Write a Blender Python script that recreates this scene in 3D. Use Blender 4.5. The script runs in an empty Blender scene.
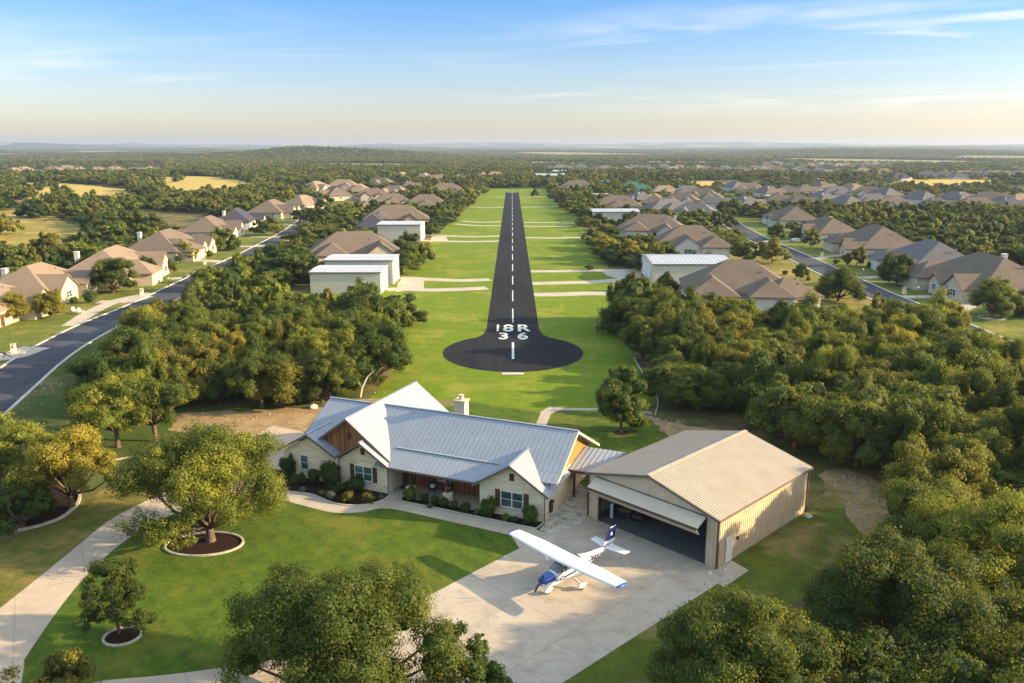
import bpy, bmesh, math, random
import numpy as np
from mathutils import Vector, Matrix
from mathutils.geometry import tessellate_polygon

# ------------------------------------------------------------------ camera, sky, sun, exposure
SC = bpy.context.scene
FPX, PITCH, CAMH = 815.0, math.atan(194.5/815.0), 31.0
cd = bpy.data.cameras.new('camera'); cam = bpy.data.objects.new('camera', cd)
SC.collection.objects.link(cam); SC.camera = cam
cam.location = (0, 0, CAMH); cam.rotation_euler = (math.pi/2-PITCH, 0, 0)
cd.sensor_width = 36; cd.lens = FPX*36/1024; cd.clip_start = .5; cd.clip_end = 60000
SUN_EL, SUN_AZ = 18.5, 93.0          # degrees; azimuth clockwise from +Y
HAZE = 1.05e-4
w = bpy.data.worlds.new('World'); SC.world = w; w.use_nodes = True
nt = w.node_tree; nt.nodes.clear(); N = nt.nodes.new; LK = nt.links.new
out = N('ShaderNodeOutputWorld'); bg = N('ShaderNodeBackground'); bg.inputs[1].default_value = .085
sky = N('ShaderNodeTexSky'); sky.sky_type = 'NISHITA'; sky.sun_disc = False
sky.sun_elevation = math.radians(SUN_EL); sky.sun_rotation = math.radians(SUN_AZ)
sky.altitude = 300; sky.air_density = 1.0; sky.dust_density = 1.2; sky.ozone_density = 2.0
tc = N('ShaderNodeTexCoord'); sep = N('ShaderNodeSeparateXYZ'); LK(tc.outputs['Generated'], sep.inputs[0])
def mth(op, a, b=None, clamp=False):
    m = N('ShaderNodeMath'); m.operation = op; m.use_clamp = clamp
    for i, v in enumerate((a, b)):
        if v is None: continue
        if isinstance(v, (int, float)): m.inputs[i].default_value = v
        else: LK(v, m.inputs[i])
    return m.outputs[0]
zc = mth('MAXIMUM', sep.outputs['Z'], .045)
cx = mth('DIVIDE', sep.outputs['X'], zc); cy = mth('DIVIDE', sep.outputs['Y'], zc)
cmb = N('ShaderNodeCombineXYZ'); LK(mth('ADD', mth('MULTIPLY', cx, .30), mth('MULTIPLY', cy, .10)), cmb.inputs[0]); LK(mth('MULTIPLY', cy, .40), cmb.inputs[1])
cmb.inputs[2].default_value = 9.3
n1 = N('ShaderNodeTexNoise'); n1.inputs['Scale'].default_value = .9; n1.inputs['Detail'].default_value = 7; n1.inputs['Distortion'].default_value = .9
n1.inputs['Roughness'].default_value = .55
LK(cmb.outputs[0], n1.inputs['Vector'])
n2 = N('ShaderNodeTexNoise'); n2.inputs['Scale'].default_value = .33; n2.inputs['Detail'].default_value = 2
LK(cmb.outputs[0], n2.inputs['Vector'])
r1 = N('ShaderNodeMapRange'); r1.inputs[1].default_value = .47; r1.inputs[2].default_value = .74; LK(n1.outputs[0], r1.inputs[0])
r2 = N('ShaderNodeMapRange'); r2.inputs[1].default_value = .42; r2.inputs[2].default_value = .62; LK(n2.outputs[0], r2.inputs[0])
rgt = N('ShaderNodeMapRange'); rgt.inputs[1].default_value = -.3; rgt.inputs[2].default_value = .45; rgt.inputs[3].default_value = .3; rgt.inputs[4].default_value = 1.25; LK(sep.outputs['X'], rgt.inputs[0])
lowf = N('ShaderNodeMapRange'); lowf.inputs[1].default_value = .03; lowf.inputs[2].default_value = .09; LK(sep.outputs['Z'], lowf.inputs[0])
cl = mth('MULTIPLY', mth('MULTIPLY', mth('MULTIPLY', r1.outputs[0], r2.outputs[0]), lowf.outputs[0]), rgt.outputs[0], True)
# tint of the sky: creamy low down, deeper blue higher; unseen zenith brightened as added warm fill
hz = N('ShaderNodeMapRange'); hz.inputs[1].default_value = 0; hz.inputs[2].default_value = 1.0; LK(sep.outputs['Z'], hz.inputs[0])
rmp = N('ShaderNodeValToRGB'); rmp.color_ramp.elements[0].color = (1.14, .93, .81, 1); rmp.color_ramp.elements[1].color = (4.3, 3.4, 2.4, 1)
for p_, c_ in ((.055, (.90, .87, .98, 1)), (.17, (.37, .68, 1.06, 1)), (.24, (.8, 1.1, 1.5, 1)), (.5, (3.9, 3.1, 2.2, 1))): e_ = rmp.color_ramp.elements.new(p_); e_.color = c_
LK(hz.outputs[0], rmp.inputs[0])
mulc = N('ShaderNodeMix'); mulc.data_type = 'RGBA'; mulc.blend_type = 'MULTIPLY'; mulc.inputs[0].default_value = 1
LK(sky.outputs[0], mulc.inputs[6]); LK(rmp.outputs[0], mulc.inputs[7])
mixc = N('ShaderNodeMix'); mixc.data_type = 'RGBA'; LK(cl, mixc.inputs[0]); LK(mulc.outputs[2], mixc.inputs[6]); mixc.inputs[7].default_value = (7.2, 6.4, 5.6, 1)
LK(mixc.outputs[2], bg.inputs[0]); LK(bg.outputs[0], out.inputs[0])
sd = bpy.data.lights.new('sun', 'SUN'); sun = bpy.data.objects.new('sun', sd); SC.collection.objects.link(sun)
sd.energy = 5.0; sd.angle = math.radians(.6); sd.color = (1, .75, .42)
_a, _e = math.radians(SUN_AZ), math.radians(SUN_EL)
SUNDIR = Vector((math.sin(_a)*math.cos(_e), math.cos(_a)*math.cos(_e), math.sin(_e)))
sun.rotation_euler = SUNDIR.to_track_quat('Z', 'Y').to_euler()
vs = SC.view_settings; vs.view_transform = 'Standard'; vs.look = 'None'; vs.gamma = 1; vs.exposure = 1.42
SC.display_settings.display_device = 'sRGB'
SC.cycles.use_denoising = True; SC.cycles.max_bounces = 6; SC.cycles.diffuse_bounces = 3; SC.cycles.transmission_bounces = 3
SC.cycles.volume_bounces = 0; SC.cycles.use_adaptive_sampling = True

# ------------------------------------------------------------------ helpers
_c, _s = math.cos(PITCH), math.sin(PITCH)
def G(px, py, z=0.0):
    """point of the photograph -> place in the world at height z"""
    u = px-512; v = py-341.5; k = (CAMH-z)/(FPX*_s+v*_c)
    return (u*k, (FPX*_c-v*_s)*k)
def PX(x, y, z=0.0):
    d = y*_c-(z-CAMH)*_s
    return (512+FPX*x/d, 341.5-FPX*((z-CAMH)*_c+y*_s)/d)
COL = SC.collection
def link(o, parent=None):
    COL.objects.link(o)
    if parent is not None: o.parent = parent
    return o
def tag(o, label=None, cat=None, group=None, kind=None):
    if label: o['label'] = label
    if cat: o['category'] = cat
    if group: o['group'] = group
    if kind: o['kind'] = kind
    return o
def empty(name, loc=(0, 0, 0), rz=0.0):
    o = bpy.data.objects.new(name, None); o.empty_display_size = .3
    link(o); o.location = loc; o.rotation_euler = (0, 0, rz); return o
class MB:
    def __init__(s): s.v = []; s.f = []; s.m = []
    def add(s, vs, fs, mi=0):
        b = len(s.v); s.v += [tuple(p) for p in vs]
        for f in fs: s.f.append(tuple(b+i for i in f)); s.m.append(mi)
        return s
    def box(s, x0, x1, y0, y1, z0, z1, mi=0):
        return s.add([(x0,y0,z0),(x1,y0,z0),(x1,y1,z0),(x0,y1,z0),(x0,y0,z1),(x1,y0,z1),(x1,y1,z1),(x0,y1,z1)],
                     [(0,3,2,1),(4,5,6,7),(0,1,5,4),(1,2,6,5),(2,3,7,6),(3,0,4,7)], mi)
    def prism(s, poly, z0, z1, mi=0):
        """extrude a list of (x,y) up"""
        n = len(poly); a = sum(poly[i][0]*poly[(i+1)%n][1]-poly[(i+1)%n][0]*poly[i][1] for i in range(n))
        if a < 0: poly = poly[::-1]
        return s.add([(x, y, z0) for x, y in poly]+[(x, y, z1) for x, y in poly],
                     [tuple(range(n-1, -1, -1)), tuple(range(n, 2*n))]+[(i, (i+1)%n, n+(i+1)%n, n+i) for i in range(n)], mi)
    def slab(s, pts, t, mi=0):
        """planar polygon (3d points) given thickness t downward along its normal"""
        P = [Vector(p) for p in pts]; nrm = Vector((0, 0, 0))
        for i in range(len(P)): nrm += (P[i]-P[0]).cross(P[(i+1) % len(P)]-P[0])
        nrm.normalize()
        if nrm.z < 0: P = P[::-1]; nrm = -nrm
        n = len(P); Q = [p-nrm*t for p in P]
        return s.add([tuple(p) for p in P+Q], [tuple(range(n)), tuple(range(2*n-1, n-1, -1))]+[(i, n+i, n+(i+1)%n, (i+1)%n) for i in range(n)], mi)
    def ribs(s, pts, along, step, w=.045, h=.05, mi=0):
        """raised seams on a planar convex polygon; `along` = direction the seams run"""
        P = [Vector(p) for p in pts]; nrm = Vector((0, 0, 0))
        for i in range(len(P)): nrm += (P[i]-P[0]).cross(P[(i+1) % len(P)]-P[0])
        nrm.normalize()
        if nrm.z < 0: nrm = -nrm
        a = Vector(along); a -= nrm*a.dot(nrm); a.normalize(); d = a.cross(nrm).normalized(); o = P[0]
        us = [(p-o).dot(d) for p in P]; u = math.floor(min(us)/step)*step+step*.5
        while u < max(us):
            hit = []
            for i in range(len(P)):
                u0, u1 = us[i], us[(i+1) % len(P)]
                if (u0-u)*(u1-u) < 0: hit.append((P[i]+(P[(i+1) % len(P)]-P[i])*((u-u0)/(u1-u0))-o).dot(a))
            if len(hit) == 2 and abs(hit[0]-hit[1]) > .15:
                t0, t1 = min(hit), max(hit)
                c0 = o+d*u+a*t0; c1 = o+d*u+a*t1
                vs_ = []
                for c in (c0, c1):
                    for sx, sz in ((-1, -.2), (1, -.2), (1, 1), (-1, 1)): vs_.append(c+d*(sx*w/2)+nrm*(sz*h))
                s.add(vs_, [(0,1,2,3),(7,6,5,4),(0,4,5,1),(1,5,6,2),(2,6,7,3),(3,7,4,0)], mi)
            u += step
        return s
    def tube(s, pts, radii, n=8, mi=0, caps=True):
        b = len(s.v); P = [Vector(p) for p in pts]; up = Vector((0, 0, 1))
        for i, p in enumerate(P):
            t = (P[min(i+1, len(P)-1)]-P[max(i-1, 0)]); t = t.normalized() if t.length > 1e-6 else up
            x = t.cross(Vector((.31, .95, .02))).normalized(); y = t.cross(x)
            r = radii[i] if hasattr(radii, '__len__') else radii
            for k in range(n):
                a = 2*math.pi*k/n; s.v.append(tuple(p+x*(math.cos(a)*r)+y*(math.sin(a)*r)))
        for i in range(len(P)-1):
            for k in range(n):
                s.f.append((b+i*n+k, b+i*n+(k+1)%n, b+(i+1)*n+(k+1)%n, b+(i+1)*n+k)); s.m.append(mi)
        if caps:
            s.f.append(tuple(b+k for k in range(n-1, -1, -1))); s.m.append(mi)
            e = b+(len(P)-1)*n; s.f.append(tuple(e+k for k in range(n))); s.m.append(mi)
        return s
    def mesh(s, name, mats, smooth=False):
        me = bpy.data.meshes.new(name); me.from_pydata(s.v, [], s.f); me.update()
        for m in (mats if isinstance(mats, (list, tuple)) else [mats]): me.materials.append(m)
        if any(s.m): me.polygons.foreach_set('material_index', s.m)
        bm = bmesh.new(); bm.from_mesh(me); bmesh.ops.recalc_face_normals(bm, faces=bm.faces); bm.to_mesh(me); bm.free()
        if smooth: me.polygons.foreach_set('use_smooth', [True]*len(me.polygons))
        return me
    def build(s, name, mats, parent=None, smooth=False, bevel=0, loc=None):
        o = bpy.data.objects.new(name, s.mesh(name, mats, smooth)); link(o, parent)
        if bevel:
            b = o.modifiers.new('bevel', 'BEVEL'); b.width = bevel; b.segments = 2; b.limit_method = 'ANGLE'
        if loc: o.location = loc
        return o
def copy_tree(o, parent=None):
    kids = [k for k in KIDS.get(o.name, [])] if o.name in KIDS else list(o.children)
    c = o.copy(); COL.objects.link(c); c.parent = parent
    for ch in kids: copy_tree(ch, c)
    return c
KIDS = {}
def catmull(pts, n=8, closed=False):
    P = [Vector((*p[:2], 0)) for p in pts]; out_ = []; L = len(P)
    rng = range(L if closed else L-1)
    for i in rng:
        g = (lambda k: P[k % L]) if closed else (lambda k: P[max(0, min(L-1, k))])
        p0, p1, p2, p3 = g(i-1), g(i), g(i+1), g(i+2)
        for j in range(n):
            t = j/n
            q = .5*((2*p1)+(p2-p0)*t+(2*p0-5*p1+4*p2-p3)*t*t+(3*p1-p0-3*p2+p3)*t**3)
            out_.append((q.x, q.y))
    if not closed: out_.append((P[-1].x, P[-1].y))
    return out_
def inpoly(x, y, poly):
    c = False; j = len(poly)-1
    for i in range(len(poly)):
        xi, yi = poly[i]; xj, yj = poly[j]
        if (yi > y) != (yj > y) and x < (xj-xi)*(y-yi)/(yj-yi)+xi: c = not c
        j = i
    return c
def inpoly_np(X, Y, poly):
    c = np.zeros(X.shape, bool); j = len(poly)-1
    for i in range(len(poly)):
        xi, yi = poly[i]; xj, yj = poly[j]
        if yi != yj:
            c ^= ((yi > Y) != (yj > Y)) & (X < (xj-xi)*(Y-yi)/(yj-yi)+xi)
        j = i
    return c

# ------------------------------------------------------------------ materials
class NT:
    def __init__(s, name, rough=.8, spec=.3, metal=0):
        s.m = bpy.data.materials.new(name); s.m.use_nodes = True; s.t = s.m.node_tree
        s.b = s.t.nodes['Principled BSDF']; s.b.inputs['Roughness'].default_value = rough
        s.b.inputs['Specular IOR Level'].default_value = spec; s.b.inputs['Metallic'].default_value = metal
        s._co = None
    def n(s, k): return s.t.nodes.new(k)
    def l(s, a, b): s.t.links.new(a, b)
    def co(s, scale=(1, 1, 1)):
        if s._co is None: s._co = s.n('ShaderNodeTexCoord').outputs['Object']
        if scale == (1, 1, 1): return s._co
        m = s.n('ShaderNodeMapping'); m.inputs['Scale'].default_value = scale; s.l(s._co, m.inputs[0]); return m.outputs[0]
    def noise(s, scale, detail=4, rough=.6, vec=None, dist=0):
        n = s.n('ShaderNodeTexNoise'); n.inputs['Scale'].default_value = scale; n.inputs['Detail'].default_value = detail
        n.inputs['Roughness'].default_value = rough; n.inputs['Distortion'].default_value = dist
        s.l(vec if vec is not None else s.co(), n.inputs['Vector']); return n.outputs[0]
    def ramp(s, fac, stops):
        r = s.n('ShaderNodeValToRGB'); e = r.color_ramp.elements
        e[0].position, e[0].color = stops[0][0], (*stops[0][1], 1); e[1].position, e[1].color = stops[1][0], (*stops[1][1], 1)
        for p, c in stops[2:]: q = e.new(p); q.color = (*c, 1)
        s.l(fac, r.inputs[0]); return r.outputs[0]
    def mapr(s, fac, a, b, c=0, d=1):
        r = s.n('ShaderNodeMapRange')
        for i, v in enumerate((a, b, c, d)): r.inputs[i+1].default_value = v
        s.l(fac, r.inputs[0]); return r.outputs[0]
    def mix(s, fac, a, b, mode='MIX'):
        m = s.n('ShaderNodeMix'); m.data_type = 'RGBA'; m.blend_type = mode
        for sock, v in ((m.inputs[0], fac), (m.inputs[6], a), (m.inputs[7], b)):
            if isinstance(v, (int, float)): sock.default_value = v
            elif isinstance(v, tuple): sock.default_value = (*v, 1)
            else: s.l(v, sock)
        return m.outputs[2]
    def math(s, op, a, b=0):
        m = s.n('ShaderNodeMath'); m.operation = op
        for i, v in enumerate((a, b)):
            if isinstance(v, (int, float)): m.inputs[i].default_value = v
            else: s.l(v, m.inputs[i])
        return m.outputs[0]
    def col(s, c):
        if isinstance(c, tuple): s.b.inputs['Base Color'].default_value = (*c, 1)
        else: s.l(c, s.b.inputs['Base Color'])
        return s
    def bump(s, h, strength=.3, dist=.05):
        b = s.n('ShaderNodeBump'); b.inputs['Strength'].default_value = strength; b.inputs['Distance'].default_value = dist
        s.l(h, b.inputs['Height']); s.l(b.outputs[0], s.b.inputs['Normal']); return s
def simple(name, c, rough=.6, spec=.3, metal=0, var=.12, scale=1.5):
    t = NT(name, rough, spec, metal); n = t.noise(scale, 5)
    lo = tuple(v*(1-var) for v in c); hi = tuple(min(1, v*(1+var)) for v in c)
    t.col(t.ramp(n, [(.3, lo), (.7, hi)])); return t.m

def grass_mat(name, dark, light, dry=None, dryamt=.5, stripes=0, sdir=(1, 0)):
    t = NT(name, .95, .12)
    fine = t.noise(9, 6, .75); med = t.noise(2.1, 6, .72, dist=.4); mid = t.noise(.55, 5, .6); big = t.noise(.09, 3)
    c = t.ramp(t.math('ADD', t.math('ADD', t.math('MULTIPLY', fine, .3), t.math('MULTIPLY', med, .35)), t.math('MULTIPLY', mid, .35)), [(.41, dark), (.59, light)])
    if stripes:
        sp = t.n('ShaderNodeSeparateXYZ'); t.l(t.co(), sp.inputs[0])
        u = t.math('ADD', t.math('MULTIPLY', sp.outputs[0], sdir[0]), t.math('MULTIPLY', sp.outputs[1], sdir[1]))
        u = t.math('ADD', u, t.math('MULTIPLY', mid, 2.6))
        sn = t.math('SINE', t.math('MULTIPLY', u, 2*math.pi/stripes), 0)
        c = t.mix(t.mapr(sn, -.4, .4, 0, .16), c, (light[0]*1.35, light[1]*1.25, light[2]*1.2))
    if dry:
        m1 = t.mapr(t.math('ADD', t.math('MULTIPLY', big, .6), t.math('MULTIPLY', t.noise(.35, 6, .7, dist=.6), .4)), .5, .62, 0, dryamt)
        c = t.mix(m1, c, dry)
    t.col(c); t.bump(fine, .6, .06); return t.m
M = {}
M['lawn'] = grass_mat('lawn_grass', (.036, .070, .007), (.088, .130, .013), (.20, .165, .03), .5, 1.5, (.78, .62))
M['field_grass'] = grass_mat('airfield_grass', (.085, .150, .007), (.155, .20, .012), (.26, .25, .04), .6)
M['yard_grass'] = grass_mat('yard_grass', (.065, .095, .014), (.14, .165, .026), (.30, .22, .06), .6)
M['gold'] = grass_mat('golden_field_grass', (.36, .26, .06), (.50, .38, .11), (.26, .22, .05), .5)

def ground_mat():
    t = NT('rough_ground', .97, .08)
    fine = t.noise(5, 7, .75); mid = t.noise(.22, 6, .65, dist=.5); big = t.noise(.028, 5, .6); huge = t.noise(.0016, 6, .62, dist=.4)
    litter = t.ramp(fine, [(.3, (.045, .034, .018)), (.7, (.13, .10, .055))])
    dry = t.ramp(fine, [(.3, (.14, .115, .04)), (.7, (.27, .21, .085))])
    gr = t.ramp(fine, [(.3, (.035, .062, .012)), (.7, (.085, .115, .024))])
    c = t.mix(t.mapr(mid, .42, .58), litter, dry); c = t.mix(t.mapr(big, .45, .58), c, gr)
    # distance: wooded plain with clearings, a true change of cover a kilometre and more away
    geo = t.n('ShaderNodeTexCoord'); ln = t.n('ShaderNodeVectorMath'); ln.operation = 'LENGTH'; t.l(geo.outputs['Object'], ln.inputs[0])
    woodn = t.noise(.02, 6, .7); wood = t.ramp(woodn, [(.35, (.022, .036, .012)), (.65, (.065, .085, .026))])
    clear = t.ramp(woodn, [(.3, (.20, .18, .07)), (.7, (.34, .28, .13))])
    ma = t.n('ShaderNodeAttribute'); ma.attribute_name = 'meadow'; far = t.mix(t.mapr(ma.outputs['Fac'], .1, .9, 0, .9), wood, clear)
    c = t.mix(t.mapr(ln.outputs['Value'], 600, 1000), c, far)
    t.col(c); t.bump(fine, .7, .08); return t.m
M['ground'] = ground_mat()

def stone_mat():
    t = NT('limestone_masonry', .9, .2)
    sp = t.n('ShaderNodeSeparateXYZ'); t.l(t.co(), sp.inputs[0])
    cb = t.n('ShaderNodeCombineXYZ'); t.l(t.math('ADD', sp.outputs[0], sp.outputs[1]), cb.inputs[0]); t.l(sp.outputs[2], cb.inputs[1])
    b = t.n('ShaderNodeTexBrick'); t.l(cb.outputs[0], b.inputs['Vector']); b.inputs['Scale'].default_value = 1
    b.inputs['Brick Width'].default_value = .62; b.inputs['Row Height'].default_value = .27; b.inputs['Mortar Size'].default_value = .018
    b.inputs['Color1'].default_value = (.86, .70, .46, 1); b.inputs['Color2'].default_value = (.70, .54, .33, 1); b.inputs['Mortar'].default_value = (.52, .48, .40, 1)
    n = t.noise(1.8, 5, .7); n2 = t.noise(.9, 3)
    c = t.mix(t.mapr(n, .57, .68, 0, .55), b.outputs[0], (.42, .31, .19)); c = t.mix(t.mapr(n2, .4, .7, 0, .35), c, (.72, .67, .56))
    t.col(c); t.bump(b.outputs[1], -.25, .03); return t.m
M['stone'] = stone_mat()
def board_mat(name, c1, c2, pitch=.16, hor=False):
    t = NT(name, .7, .25)
    sp = t.n('ShaderNodeSeparateXYZ'); t.l(t.co(), sp.inputs[0])
    u = sp.outputs[2] if hor else t.math('ADD', sp.outputs[0], sp.outputs[1])
    fr = t.math('FRACT', t.math('DIVIDE', u, pitch)); fl = t.math('FLOOR', t.math('DIVIDE', u, pitch))
    wn = t.n('ShaderNodeTexWhiteNoise'); wn.noise_dimensions = '1D'; t.l(fl, wn.inputs['W'])
    gn = t.noise(3, 6, .7, t.co((6, 6, .7)))
    f = t.math('ADD', t.math('MULTIPLY', wn.outputs[0], .55), t.math('MULTIPLY', gn, .45))
    c = t.ramp(f, [(.2, c1), (.8, c2)])
    gap = t.mapr(fr, .0, .09, 0, 1)
    t.col(t.mix(gap, tuple(v*.35 for v in c1), c)); t.bump(fr, .2, .02); return t.m
M['wood'] = board_mat('cedar_boards', (.16, .065, .022), (.36, .16, .055))
M['porch_wood'] = board_mat('porch_cedar_boards', (.14, .045, .016), (.33, .12, .035))
def metalroof(name, c, rough=.42, metal=.35, grime=.08):
    t = NT(name, rough, .4, metal); n = t.noise(.7, 6, .65); n2 = t.noise(6, 3)
    t.col(t.mix(t.mapr(n, .35, .75, 0, 1), tuple(v*(1-grime) for v in c), tuple(min(1, v*(1+grime)) for v in c)))
    t.l(t.mapr(n2, .3, .7, rough-.07, rough+.08), t.b.inputs['Roughness']); return t.m
M['metal_roof'] = metalroof('galvanised_roof', (.27, .30, .345), .55, .05)
M['hangar_roof'] = metalroof('hangar_roof_sheet', (.44, .365, .28), .6, .05)
M['hangar_wall'] = metalroof('tan_ribbed_sheet', (.60, .475, .32), .6, .0, .08)
M['hangar_door'] = metalroof('door_sheet', (.62, .51, .38), .6, .0)
M['white_roof'] = metalroof('white_roof_sheet', (.44, .455, .48), .5, .1)
M['cream_wall'] = metalroof('cream_sheet', (.55, .50, .40), .7, 0)
M['white_wall'] = metalroof('pale_sheet', (.66, .64, .58), .7, 0)
M['brown_trim'] = simple('brown_trim', (.10, .065, .045), .5)
M['white_trim'] = simple('white_trim', (.72, .70, .66), .5)
M['dark_wood'] = simple('dark_stained_wood', (.085, .04, .02), .6)
M['shutter'] = board_mat('shutter_boards', (.07, .038, .022), (.12, .065, .04), .07, True)
M['fascia'] = simple('fascia_brown', (.15, .11, .085), .6)
def glass(name, c=(.05, .075, .08)):
    t = NT(name, .06, .7); n = t.noise(.9, 3); t.col(t.ramp(n, [(.35, tuple(v*.6 for v in c)), (.7, tuple(v*1.6 for v in c))])); return t.m
M['glass'] = glass('window_glass'); M['green_glass'] = glass('sea_green_window_glass', (.035, .075, .07))
M['screen_glass'] = glass('tinted_cabin_glass', (.10, .10, .12))
def concrete_mat(name, c, joint=0, rot=0, stain=.5):
    t = NT(name, .85, .25)
    n = t.noise(.35, 7, .68, dist=.7); f = t.noise(12, 4, .7)
    k = t.ramp(n, [(.32, tuple(v*.78 for v in c)), (.66, tuple(v*1.08 for v in c))])
    k = t.mix(t.mapr(f, .3, .7, 0, .25), k, tuple(v*.75 for v in c))
    st = t.noise(.5, 8, .75, t.co((1, 2.2, 1)), .8)
    k = t.mix(t.mapr(st, .52, .66, 0, stain), k, tuple(v*.42 for v in c))
    if joint:
        m = t.n('ShaderNodeMapping'); m.inputs['Rotation'].default_value = (0, 0, rot); t.l(t.co(), m.inputs[0])
        sp = t.n('ShaderNodeSeparateXYZ'); t.l(m.outputs[0], sp.inputs[0])
        for ax in (0, 1):
            fr = t.math('ABSOLUTE', t.math('SUBTRACT', t.math('FRACT', t.math('DIVIDE', sp.outputs[ax], joint)), .5))
            k = t.mix(t.mapr(fr, .5-.055/joint, .5-.02/joint, 0, .4), k, tuple(v*.45 for v in c))
    t.col(k); return t.m
M['apron'] = concrete_mat('apron_concrete', (.45, .385, .31), 5.2, math.radians(45.5), .5)
M['drive'] = concrete_mat('driveway_concrete', (.48, .38, .285), 4.5, math.radians(-30), .15)
M['path'] = concrete_mat('path_concrete', (.44, .375, .295), 1.8, math.radians(23), .1)
M['kerb'] = concrete_mat('kerb_concrete', (.50, .46, .40), 0, 0, .1)
M['taxi'] = concrete_mat('taxiway_concrete', (.46, .40, .32), 0, 0, .15)
M['floor'] = concrete_mat('hangar_floor', (.10, .115, .12), 0, 0, .5)
def asphalt(name, c, crack=.3):
    t = NT(name, .95, .1); n = t.noise(.12, 6, .6, t.co((1, .25, 1))); f = t.noise(14, 3, .8)
    k = t.ramp(n, [(.35, tuple(v*.75 for v in c)), (.65, tuple(v*1.35 for v in c))])
    k = t.mix(t.mapr(f, .35, .75, 0, .4), k, tuple(v*1.7 for v in c))
    st = t.noise(.35, 8, .75, t.co((1.6, .5, 1)), 1)
    k = t.mix(t.mapr(st, .60, .72, 0, crack), k, tuple(v*2.4 for v in c))
    sk = t.noise(1.0, 4, .6, t.co((1.8, .03, 1))); k = t.mix(t.mapr(sk, .5, .7, 0, .45), k, tuple(v*.45 for v in c)); t.col(k); return t.m
M['runway'] = asphalt('runway_asphalt', (.017, .017, .021)); M['road'] = asphalt('road_asphalt', (.055, .058, .07), .12)
M['paint'] = simple('worn_white_paint', (.60, .58, .54), .7, var=.12, scale=2)
M['mulch'] = simple('dark_mulch', (.026, .014, .010), .95, .1, var=.6, scale=9)
M['dirt'] = grass_mat('dry_dirt', (.20, .135, .07), (.38, .27, .14), (.13, .125, .03), .95)
M['edge_stone'] = simple('limestone_edging', (.42, .37, .29), .85, var=.3, scale=3)
M['rubble'] = simple('dusty_rubble', (.30, .25, .19), .95, var=.4, scale=1.3)
M['rock'] = simple('pale_rock', (.48, .42, .34), .9, var=.4, scale=1.3)
M['bark'] = simple('oak_bark', (.12, .085, .058), .95, .1, var=.45, scale=5)
def shingle(name, c):
    t = NT(name, .95, .15); sp = t.n('ShaderNodeSeparateXYZ'); t.l(t.co(), sp.inputs[0])
    n = t.noise(4, 5, .8); big = t.noise(.3, 3)
    row = t.math('FRACT', t.math('DIVIDE', sp.outputs[2], .14))
    k = t.ramp(t.math('ADD', t.math('MULTIPLY', n, .7), t.math('MULTIPLY', big, .3)), [(.3, tuple(v*.65 for v in c)), (.7, tuple(v*1.35 for v in c))])
    t.col(t.mix(t.mapr(row, 0, .25, .35, 0), k, tuple(v*.5 for v in c))); t.bump(n, .3, .03); return t.m
M['roof_brown'] = shingle('brown_shingles', (.150, .118, .092)); M['roof_tan'] = shingle('tan_shingles', (.22, .165, .12))
M['roof_grey'] = shingle('grey_shingles', (.135, .128, .125)); M['roof_dark'] = shingle('dark_slate_shingles', (.055, .055, .075))
def plaster(name, c):
    t = NT(name, .9, .15); n = t.noise(1.2, 5, .7); t.col(t.ramp(n, [(.3, tuple(v*.82 for v in c)), (.7, tuple(v*1.1 for v in c))])); return t.m
M['wall_cream'] = plaster('cream_stucco', (.52, .44, .32)); M['wall_tan'] = plaster('tan_brick', (.40, .29, .20)); M['wall_white'] = plaster('pale_limestone', (.60, .56, .48))
M['garage_wood'] = board_mat('garage_boards', (.20, .09, .04), (.34, .17, .07), .3, True)
M['plane_white'] = simple('aircraft_white_paint', (.66, .66, .67), .22, .6, var=.03)
M['plane_blue'] = simple('aircraft_blue_paint', (.012, .07, .30), .22, .6, var=.1)
M['plane_navy'] = simple('aircraft_navy_paint', (.010, .016, .10), .25, .6, var=.1)
M['rubber'] = simple('tyre_rubber', (.02, .02, .02), .8)
M['black'] = simple('black_metal', (.025, .022, .02), .5)
M['steel'] = simple('brushed_steel', (.45, .45, .46), .35, .5, .8)
M['cream_cushion'] = simple('cream_cushion', (.75, .72, .64), .9)
M['red_paint'] = simple('red_enamel', (.05, .03, .025), .5); M['yellow_paint'] = simple('yellow_enamel', (.22, .17, .07), .6)
M['teal'] = simple('teal_sheet_roof', (.03, .13, .12), .5)
M['car_dark'] = simple('dark_car_paint', (.03, .025, .03), .25, .6); M['car_silver'] = simple('silver_car_paint', (.42, .44, .46), .25, .6, .5)

def leaf_mat(name, dark, light, hot):
    t = NT(name, .62, .25)
    at = t.n('ShaderNodeAttribute'); at.attribute_name = 'tint'; oi = t.n('ShaderNodeObjectInfo')
    f = t.math('ADD', t.math('MULTIPLY', at.outputs['Fac'], .62), t.math('MULTIPLY', oi.outputs['Random'], .38))
    c = t.ramp(f, [(.18, dark), (.80, hot), (.52, light)]); t.col(c)
    tr = t.n('ShaderNodeBsdfTranslucent'); t.l(t.mix(.5, c, (.28, .29, .02)), tr.inputs[0])
    mx = t.n('ShaderNodeMixShader'); mx.inputs[0].default_value = .38
    t.l(t.b.outputs[0], mx.inputs[1]); t.l(tr.outputs[0], mx.inputs[2])
    t.l(mx.outputs[0], t.t.nodes['Material Output'].inputs[0]); return t.m
M['leaf'] = leaf_mat('oak_leaves', (.018, .038, .008), (.088, .118, .016), (.30, .29, .030))
M['leaf_green'] = leaf_mat('green_leaves', (.014, .036, .008), (.060, .100, .013), (.22, .235, .024))
M['leaf_gold'] = leaf_mat('golden_leaves', (.055, .062, .010), (.17, .155, .020), (.36, .29, .034))
M['leaf_shrub'] = leaf_mat('shrub_leaves', (.018, .040, .012), (.045, .080, .020), (.12, .15, .04))
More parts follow.
